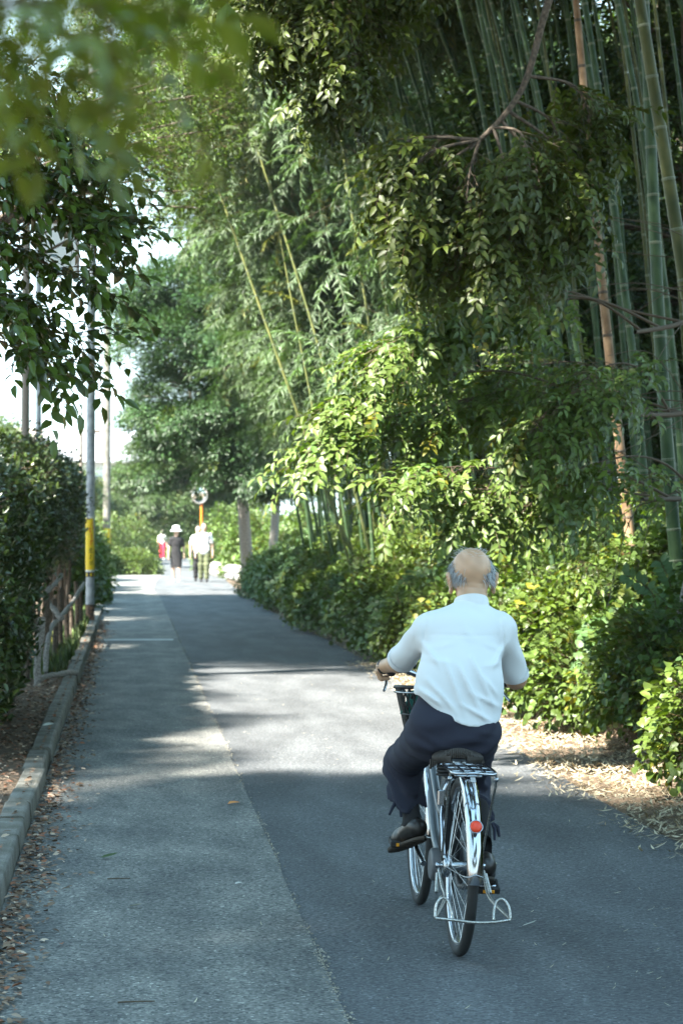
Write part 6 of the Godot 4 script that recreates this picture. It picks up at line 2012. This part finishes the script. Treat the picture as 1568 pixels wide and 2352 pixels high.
func trouser_bend(p: Vector3, d: float) -> float:
	if d < 0.05 and d > -0.05:
		d -= 0.0075 * sin(p.y * 95.0 + 30.0 * p.x + 6.0 * sin(p.z * 22.0)) * smoothstep(0.68, 0.56, p.y)
		d -= 0.0045 * sin(p.y * 60.0 - 24.0 * p.x + p.z * 40.0) * smoothstep(0.60, 0.72, p.y)
		d -= fold(p, -0.13, 0.80, -0.02, 0.735, 0.012, 0.006)
		d -= fold(p, -0.14, 0.765, -0.05, 0.71, 0.010, 0.007)
		d -= fold(p, 0.02, 0.77, 0.17, 0.755, 0.012, 0.005)
		d -= fold(p, 0.0, 0.735, 0.15, 0.715, 0.010, 0.006)
		d -= fold(p, 0.10, 0.80, 0.18, 0.78, 0.01, 0.004)
	# hems above the ankles
	if p.x < 0.02: d = maxf(d, (0.482 + 0.010 * sin(p.x * 60.0)) - p.y - (p.z + 0.58) * 0.3)
	else: d = maxf(d, (0.425 + 0.008 * sin(p.x * 70.0)) - p.y)
	return d

func build_rider():
	person_materials()
	var o := thing("person", "balding grey haired man in white polo shirt and navy trousers riding away on the bicycle", "person", BIKE)
	var body := Flesh.new()
	# head, neck and arms are one skin
	body.k = 0.035
	body.bone(Vector3(0.122, 1.395, -0.455), Vector3(0.126, 1.395, -0.50), 0.079, 0.077, Vector3(0.97, 1.08, 1.12))
	body.bone(Vector3(0.124, 1.345, -0.50), Vector3(0.126, 1.315, -0.545), 0.062, 0.034)
	body.bone(Vector3(0.125, 1.36, -0.565), Vector3(0.125, 1.345, -0.578), 0.016, 0.013)
	body.bone(Vector3(0.112, 1.22, -0.385), Vector3(0.121, 1.35, -0.455), 0.060, 0.056, Vector3(1.0, 1.0, 0.95))
	body.bone(Vector3(0.092, 1.24, -0.375), Vector3(0.098, 1.335, -0.415), 0.018, 0.016)
	body.bone(Vector3(0.134, 1.24, -0.375), Vector3(0.142, 1.335, -0.415), 0.018, 0.016)
	body.bend = func(p: Vector3, d: float) -> float:
		# creases across the nape
		if p.z > -0.46 and p.y < 1.36: d += 0.0016 * pow(maxf(0.0, sin(p.y * 330.0 + p.x * 25.0)), 3.0)
		return d
	var head := body.mesh(Vector3(0.0, 1.2, -0.64), Vector3(0.25, 1.5, -0.33), 0.005, skin_tint)
	var hb := MB.new()
	part("head", head, M.skin, o)
	# ears
	for s in [-1.0, 1.0]:
		var e := Flesh.new()
		e.k = 0.010
		var c := Vector3(0.124 + s * 0.0775, 1.345, -0.447)
		var ring := []
		for k in 9:
			var a := lerpf(-0.6, 3.9, k / 8.0)
			ring.append(c + Vector3(s * (0.010 + 0.006 * sin(a)), 0.030 * sin(a) + 0.004, 0.017 * -cos(a) - 0.002))
		for k in 8: e.bone(ring[k], ring[k + 1], 0.0062, 0.0062)
		e.bone(c + Vector3(s * 0.003, -0.022, -0.008), c + Vector3(s * 0.004, 0.022, -0.004), 0.010, 0.013, Vector3(0.6, 1, 1))
		e.bone(c + Vector3(s * 0.006, -0.030, -0.006), c + Vector3(s * 0.006, -0.036, -0.006), 0.0085, 0.0075)
		part("ear", e.mesh(c - Vector3(0.03, 0.055, 0.035), c + Vector3(0.03, 0.05, 0.035), 0.004, skin_tint), M.skin, o)
	build_hair(o)
	# arms with hands closed on the grips
	for s in [-1.0, 1.0]:
		var arm := Flesh.new()
		arm.k = 0.022
		var sh := Vector3(-0.07, 1.165, -0.38) if s < 0 else Vector3(0.235, 1.16, -0.37)
		var el := Vector3(-0.148, 1.035, -0.555) if s < 0 else Vector3(0.302, 0.972, -0.50)
		var wr := Vector3(-0.198, 1.012, -0.652) if s < 0 else Vector3(0.286, 0.992, -0.655)
		var grip := Vector3(-0.184, 0.988, -0.70) if s < 0 else Vector3(0.282, 0.958, -0.70)
		arm.bone(sh, el, 0.047, 0.040)
		arm.bone(el, wr, 0.038, 0.026)
		# palm over the grip, knuckles to the outside
		var kn := grip + Vector3(s * 0.020, 0.020, -0.012)
		arm.bone(wr, grip + Vector3(s * -0.004, 0.026, -0.022), 0.025, 0.020, Vector3(1, 0.8, 1))
		arm.bone(grip + Vector3(s * -0.008, 0.022, -0.042), grip + Vector3(s * 0.010, 0.022, 0.024), 0.017, 0.017)
		var fin := Flesh.new()
		fin.k = 0.006
		for k in 4:
			var z := grip.z + 0.026 - k * 0.0195
			var reach: float = [0.92, 1.0, 1.0, 0.88][k]
			var p0 := Vector3(grip.x + s * 0.012, grip.y + 0.024, z)
			var p1 := Vector3(grip.x + s * 0.032 * reach, grip.y + 0.004, z - 0.003)
			var p2 := Vector3(grip.x + s * 0.018, grip.y - 0.026, z - 0.004)
			var p3 := Vector3(grip.x - s * 0.008, grip.y - 0.024, z - 0.003)
			fin.bone(p0, p1, 0.0098, 0.0092); fin.bone(p1, p2, 0.0092, 0.0085); fin.bone(p2, p3, 0.0085, 0.0076)
		fin.bone(grip + Vector3(-s * 0.016, 0.018, -0.012), grip + Vector3(-s * 0.027, 0.0, -0.045), 0.0115, 0.010)
		fin.bone(grip + Vector3(-s * 0.027, 0.0, -0.045), grip + Vector3(-s * 0.016, -0.018, -0.062), 0.010, 0.0085)
		var lo := Vector3(minf(minf(sh.x, el.x), grip.x) - 0.07, 0.90, -0.79)
		var hi := Vector3(maxf(maxf(sh.x, el.x), grip.x) + 0.07, 1.23, -0.32)
		part("arm", arm.mesh(lo, hi, 0.008, skin_tint), M.skin, o)
		part("fingers", fin.mesh(grip - Vector3(0.06, 0.06, 0.09), grip + Vector3(0.06, 0.05, 0.06), 0.0034, skin_tint), M.skin, o)
		if s < 0:
			var wb := MB.new()
			var d := (wr - el).normalized()
			var sd := d.cross(Vector3.UP).normalized()
			wb.lathe(Basis(sd, d, sd.cross(d)), wr.lerp(el, 0.05), [Vector2(0.027, -0.008), Vector2(0.0305, -0.006), Vector2(0.0305, 0.006), Vector2(0.027, 0.008)], 20)
			part("wrist_band", wb, M.strap, o)
	# shirt
	var sk := Flesh.new()
	sk.k = 0.05
	sk.bend = shirt_bend
	var flat := Vector3(1, 1, 0.66)
	sk.bone(Vector3(0.045, 0.80, -0.235), Vector3(0.045, 0.95, -0.265), 0.150, 0.158, flat)
	sk.bone(Vector3(0.045, 0.95, -0.265), Vector3(0.068, 1.10, -0.335), 0.157, 0.150, flat)
	sk.bone(Vector3(-0.045, 1.165, -0.365), Vector3(0.200, 1.160, -0.36), 0.056, 0.056)
	sk.bone(Vector3(0.100, 1.245, -0.385), Vector3(0.00, 1.19, -0.365), 0.046, 0.050)
	sk.bone(Vector3(0.112, 1.245, -0.385), Vector3(0.195, 1.185, -0.365), 0.046, 0.048)
	sk.bone(Vector3(-0.062, 1.165, -0.375), Vector3(-0.150, 1.03, -0.57), 0.056, 0.053)
	sk.bone(Vector3(0.222, 1.16, -0.365), Vector3(0.305, 0.96, -0.505), 0.056, 0.054)
	part("shirt", sk.mesh(Vector3(-0.25, 0.79, -0.66), Vector3(0.40, 1.31, -0.08), 0.0062), M.shirt, o)
	for s in [-1.0, 1.0]:
		# hemmed sleeve ends
		var hm := MB.new()
		var c := Vector3(-0.141, 1.043, -0.550) if s < 0 else Vector3(0.2955, 0.983, -0.4895)
		var d := Vector3(-0.22, -0.52, -0.82).normalized() if s < 0 else Vector3(0.2, -0.83, -0.52).normalized()
		var u := d.cross(Vector3.RIGHT).normalized()
		hm.lathe(Basis(u.cross(d), d, u), c - d * 0.012, [Vector2(0.0545, -0.010), Vector2(0.0565, -0.007), Vector2(0.0568, 0.011), Vector2(0.054, 0.014), Vector2(0.050, 0.010)], 30)
		part("sleeve_hem", hm, M.shirt, o)
	# stand-up collar round the neck
	var cb := MB.new()
	var n := 40
	for k in n + 1:
		var a := lerpf(-2.6, 2.6, float(k) / n)
		var ring := Vector3(sin(a), 0, cos(a))
		var base := Vector3(0.112, 1.248, -0.388)
		var back := 0.5 + 0.5 * cos(a)
		for q in [[0.080, -0.012], [0.071, 0.016], [0.0675, 0.036 + 0.018 * back], [0.065, 0.041 + 0.019 * back], [0.061, 0.036 + 0.018 * back], [0.061, 0.0]]:
			cb.vert(base + Vector3(ring.x * q[0] * 0.98, q[1] - ring.z * 0.0 - (1.0 - back) * 0.03, ring.z * q[0] * 0.95 - q[1] * 0.32), (ring * (1.0 if q[0] > 0.063 else -1.0) + Vector3(0, 0.3, 0)).normalized())
	for k in n:
		for q in 5:
			var a := k * 6 + q
			cb.tri(a, a + 1, a + 7); cb.tri(a, a + 7, a + 6)
	part("collar", cb, M.shirt, o)
	# trousers
	var tr := Flesh.new()
	tr.k = 0.05
	tr.bend = trouser_bend
	tr.bone(Vector3(-0.045, 0.80, -0.255), Vector3(0.085, 0.80, -0.25), 0.105, 0.105, Vector3(1, 1, 1.0))
	tr.bone(Vector3(0.02, 0.80, -0.25), Vector3(0.03, 0.915, -0.265), 0.135, 0.135, Vector3(1, 1, 0.72))
	tr.bone(Vector3(-0.065, 0.775, -0.29), Vector3(-0.122, 0.635, -0.655), 0.086, 0.068)
	tr.bone(Vector3(-0.122, 0.625, -0.655), Vector3(-0.107, 0.43, -0.572), 0.066, 0.072)
	tr.bone(Vector3(0.100, 0.77, -0.28), Vector3(0.138, 0.575, -0.60), 0.095, 0.066)
	tr.bone(Vector3(0.138, 0.565, -0.60), Vector3(0.146, 0.39, -0.40), 0.060, 0.062)
	part("trousers", tr.mesh(Vector3(-0.24, 0.38, -0.78), Vector3(0.28, 0.98, -0.1), 0.0075), M.navy, o)
	for q in [[Vector3(-0.165, 0.492, -0.550), Vector3(-0.025, -0.045, 0.03)], [Vector3(-0.157, 0.490, -0.540), Vector3(0.012, -0.05, 0.03)], [Vector3(0.19, 0.43, -0.37), Vector3(0.022, -0.05, 0.02)], [Vector3(0.185, 0.43, -0.36), Vector3(0.005, -0.06, 0.03)]]:
		rod(o, "hem_tie", [q[0], q[0] + q[1] * 0.5 + Vector3(0.006, 0.01, 0), q[0] + q[1]], [0.006, 0.008, 0.005], M.navy, 6)
	# socks and shoes
	for s in [-1.0, 1.0]:
		var lg := Flesh.new()
		lg.k = 0.03
		var top := Vector3(-0.108, 0.52, -0.60) if s < 0 else Vector3(0.146, 0.48, -0.44)
		var an := Vector3(-0.098, 0.415, -0.515) if s < 0 else Vector3(0.145, 0.315, -0.275)
		var he := Vector3(-0.082, 0.383, -0.482) if s < 0 else Vector3(0.142, 0.268, -0.225)
		var to := Vector3(-0.158, 0.318, -0.672) if s < 0 else Vector3(0.160, 0.224, -0.425)
		lg.bone(top, an, 0.040, 0.031)
		lg.bone(an, an.lerp(to, 0.3), 0.031, 0.028)
		part("sock", lg.mesh(an - Vector3(0.09, 0.08, 0.16), top + Vector3(0.09, 0.06, 0.12), 0.008), M.sock, o)
		var f := (to - he).normalized()
		var side := f.cross(Vector3.UP).normalized()
		var up := side.cross(f).normalized()
		var sh := Flesh.new()
		sh.k = 0.025
		var wide := Vector3(1, 1, 1)
		sh.bone(he + up * 0.012, he + f * 0.07 + up * 0.006, 0.033, 0.033)
		sh.bone(he + up * 0.025, an.lerp(he, 0.25), 0.032, 0.034)
		sh.bone(he + f * 0.06 + up * 0.022, he + f * 0.13 + up * 0.006, 0.034, 0.034)
		sh.bone(he + f * 0.13 + side * 0.008, to - f * 0.03 - up * 0.004, 0.033, 0.027)
		sh.bone(he + f * 0.13 - side * 0.010, to - f * 0.045 - up * 0.004, 0.031, 0.027)
		var flat_at := he - up * 0.020
		sh.bend = func(p: Vector3, d: float) -> float: return maxf(d, -(p - flat_at).dot(up))
		var lo := Vector3(minf(he.x, to.x) - 0.07, minf(he.y, to.y) - 0.06, minf(he.z, to.z) - 0.06)
		var hi := Vector3(maxf(he.x, to.x) + 0.07, maxf(an.y, he.y) + 0.06, maxf(he.z, to.z) + 0.06)
		part("shoe", sh.mesh(lo, hi, 0.0068), M.leather, o)
		# sole with a heel block and tread bars
		var sl := MB.new()
		var m := 18
		var rim_l := []
		for k in m + 1:
			var t := float(k) / m
			var w := 0.034 * sqrt(clampf(1.0 - pow(absf(t - 0.5) * 2.0, 3.2), 0.0, 1.0)) + 0.007 * sin(t * PI) * smoothstep(0.4, 0.8, t)
			rim_l.append([he + f * (-0.040 + t * 0.285) - up * 0.0205, w])
		for k in m + 1:
			var c: Vector3 = rim_l[k][0]
			var w: float = rim_l[k][1]
			for q in [[-1.0, 0.0], [-1.03, -0.006], [-0.98, -0.016], [0.98, -0.016], [1.03, -0.006], [1.0, 0.0]]:
				sl.vert(c + side * w * q[0] + up * q[1], (side * signf(q[0]) * (1.0 if q[1] > -0.01 else 0.2) + up * (0.0 if q[1] > -0.01 else -1.0)).normalized())
		for k in m:
			for q in 5:
				var a := k * 6 + q
				sl.tri(a, a + 1, a + 7); sl.tri(a, a + 7, a + 6)
		for k in range(2, m - 1):
			var c: Vector3 = rim_l[k][0]
			var w: float = rim_l[k][1]
			sl.box(c - up * 0.0165, Vector3(w * 1.7, 0.004, 0.006), Basis(side, up, -f), 0.001)
		part("sole", sl, M.sole, o)

func build_hair(o: Node3D):
	var r := RandomNumberGenerator.new()
	r.seed = 2024
	var b := MB.new()
	var c := Vector3(0.124, 1.392, -0.475)
	var rad := Vector3(0.076, 0.086, 0.099)
	for s in [-1.0, 1.0]:
		for k in 900:
			# fringe round the sides and thin wisps over the temples
			var az := r.randf_range(-0.35, 1.2)            # 0 = straight out sideways, up to the back
			var el := r.randf_range(-0.34, 0.66)
			if az > 0.55 and el > 0.02 + 0.25 * (0.9 - az) and r.randf() < 0.95: continue
			if az > 0.95 and r.randf() < 0.75: continue
			if el > 0.35 and r.randf() < 0.45: continue
			var u := Vector3(s * cos(az) * cos(el), sin(el), sin(az) * cos(el))
			var p := c + u * rad
			var down := Vector3(s * 0.25, -1.0, 0.25 + 0.3 * az)
			var ln := r.randf_range(0.022, 0.05)
			var wild := 0.55 if r.randf() < 0.25 else 0.18
			var q := p + u * 0.002 + (down.normalized() + unit(r) * wild).normalized() * ln * 0.5 + u * 0.004
			var e := q + (down.normalized() + unit(r) * wild + u * (0.35 if r.randf() < 0.3 else -0.1)).normalized() * ln * 0.5
			var g := r.randf()
			var lum := lerpf(0.36, 0.7, r.randf())
			if g < 0.24: lum = r.randf_range(0.05, 0.16)
			b.tint = Color(lum, lum * 1.01, lum * 1.02)
			b.tube([p - u * 0.002, q, e], [0.0008, 0.0007, 0.0003], 3, false)
	# flyaway white hairs over the bald crown
	for k in 70:
		var az := r.randf_range(-PI, PI)
		var el := r.randf_range(0.55, 1.2)
		var u := Vector3(cos(az) * cos(el), sin(el), sin(az) * cos(el))
		var p := c + u * rad * Vector3(1, 1.04, 1)
		var t := u.cross(Vector3.UP).normalized() * (1.0 if r.randf() < 0.5 else -1.0)
		var ln := r.randf_range(0.015, 0.04)
		b.tint = Color(0.7, 0.7, 0.7)
		b.tube([p, p + u * ln * 0.35 + t * ln * 0.5, p + u * ln * 0.4 + t * ln], [0.0006, 0.0005, 0.0003], 3, false)
	part("hair", b, M.hair, o)
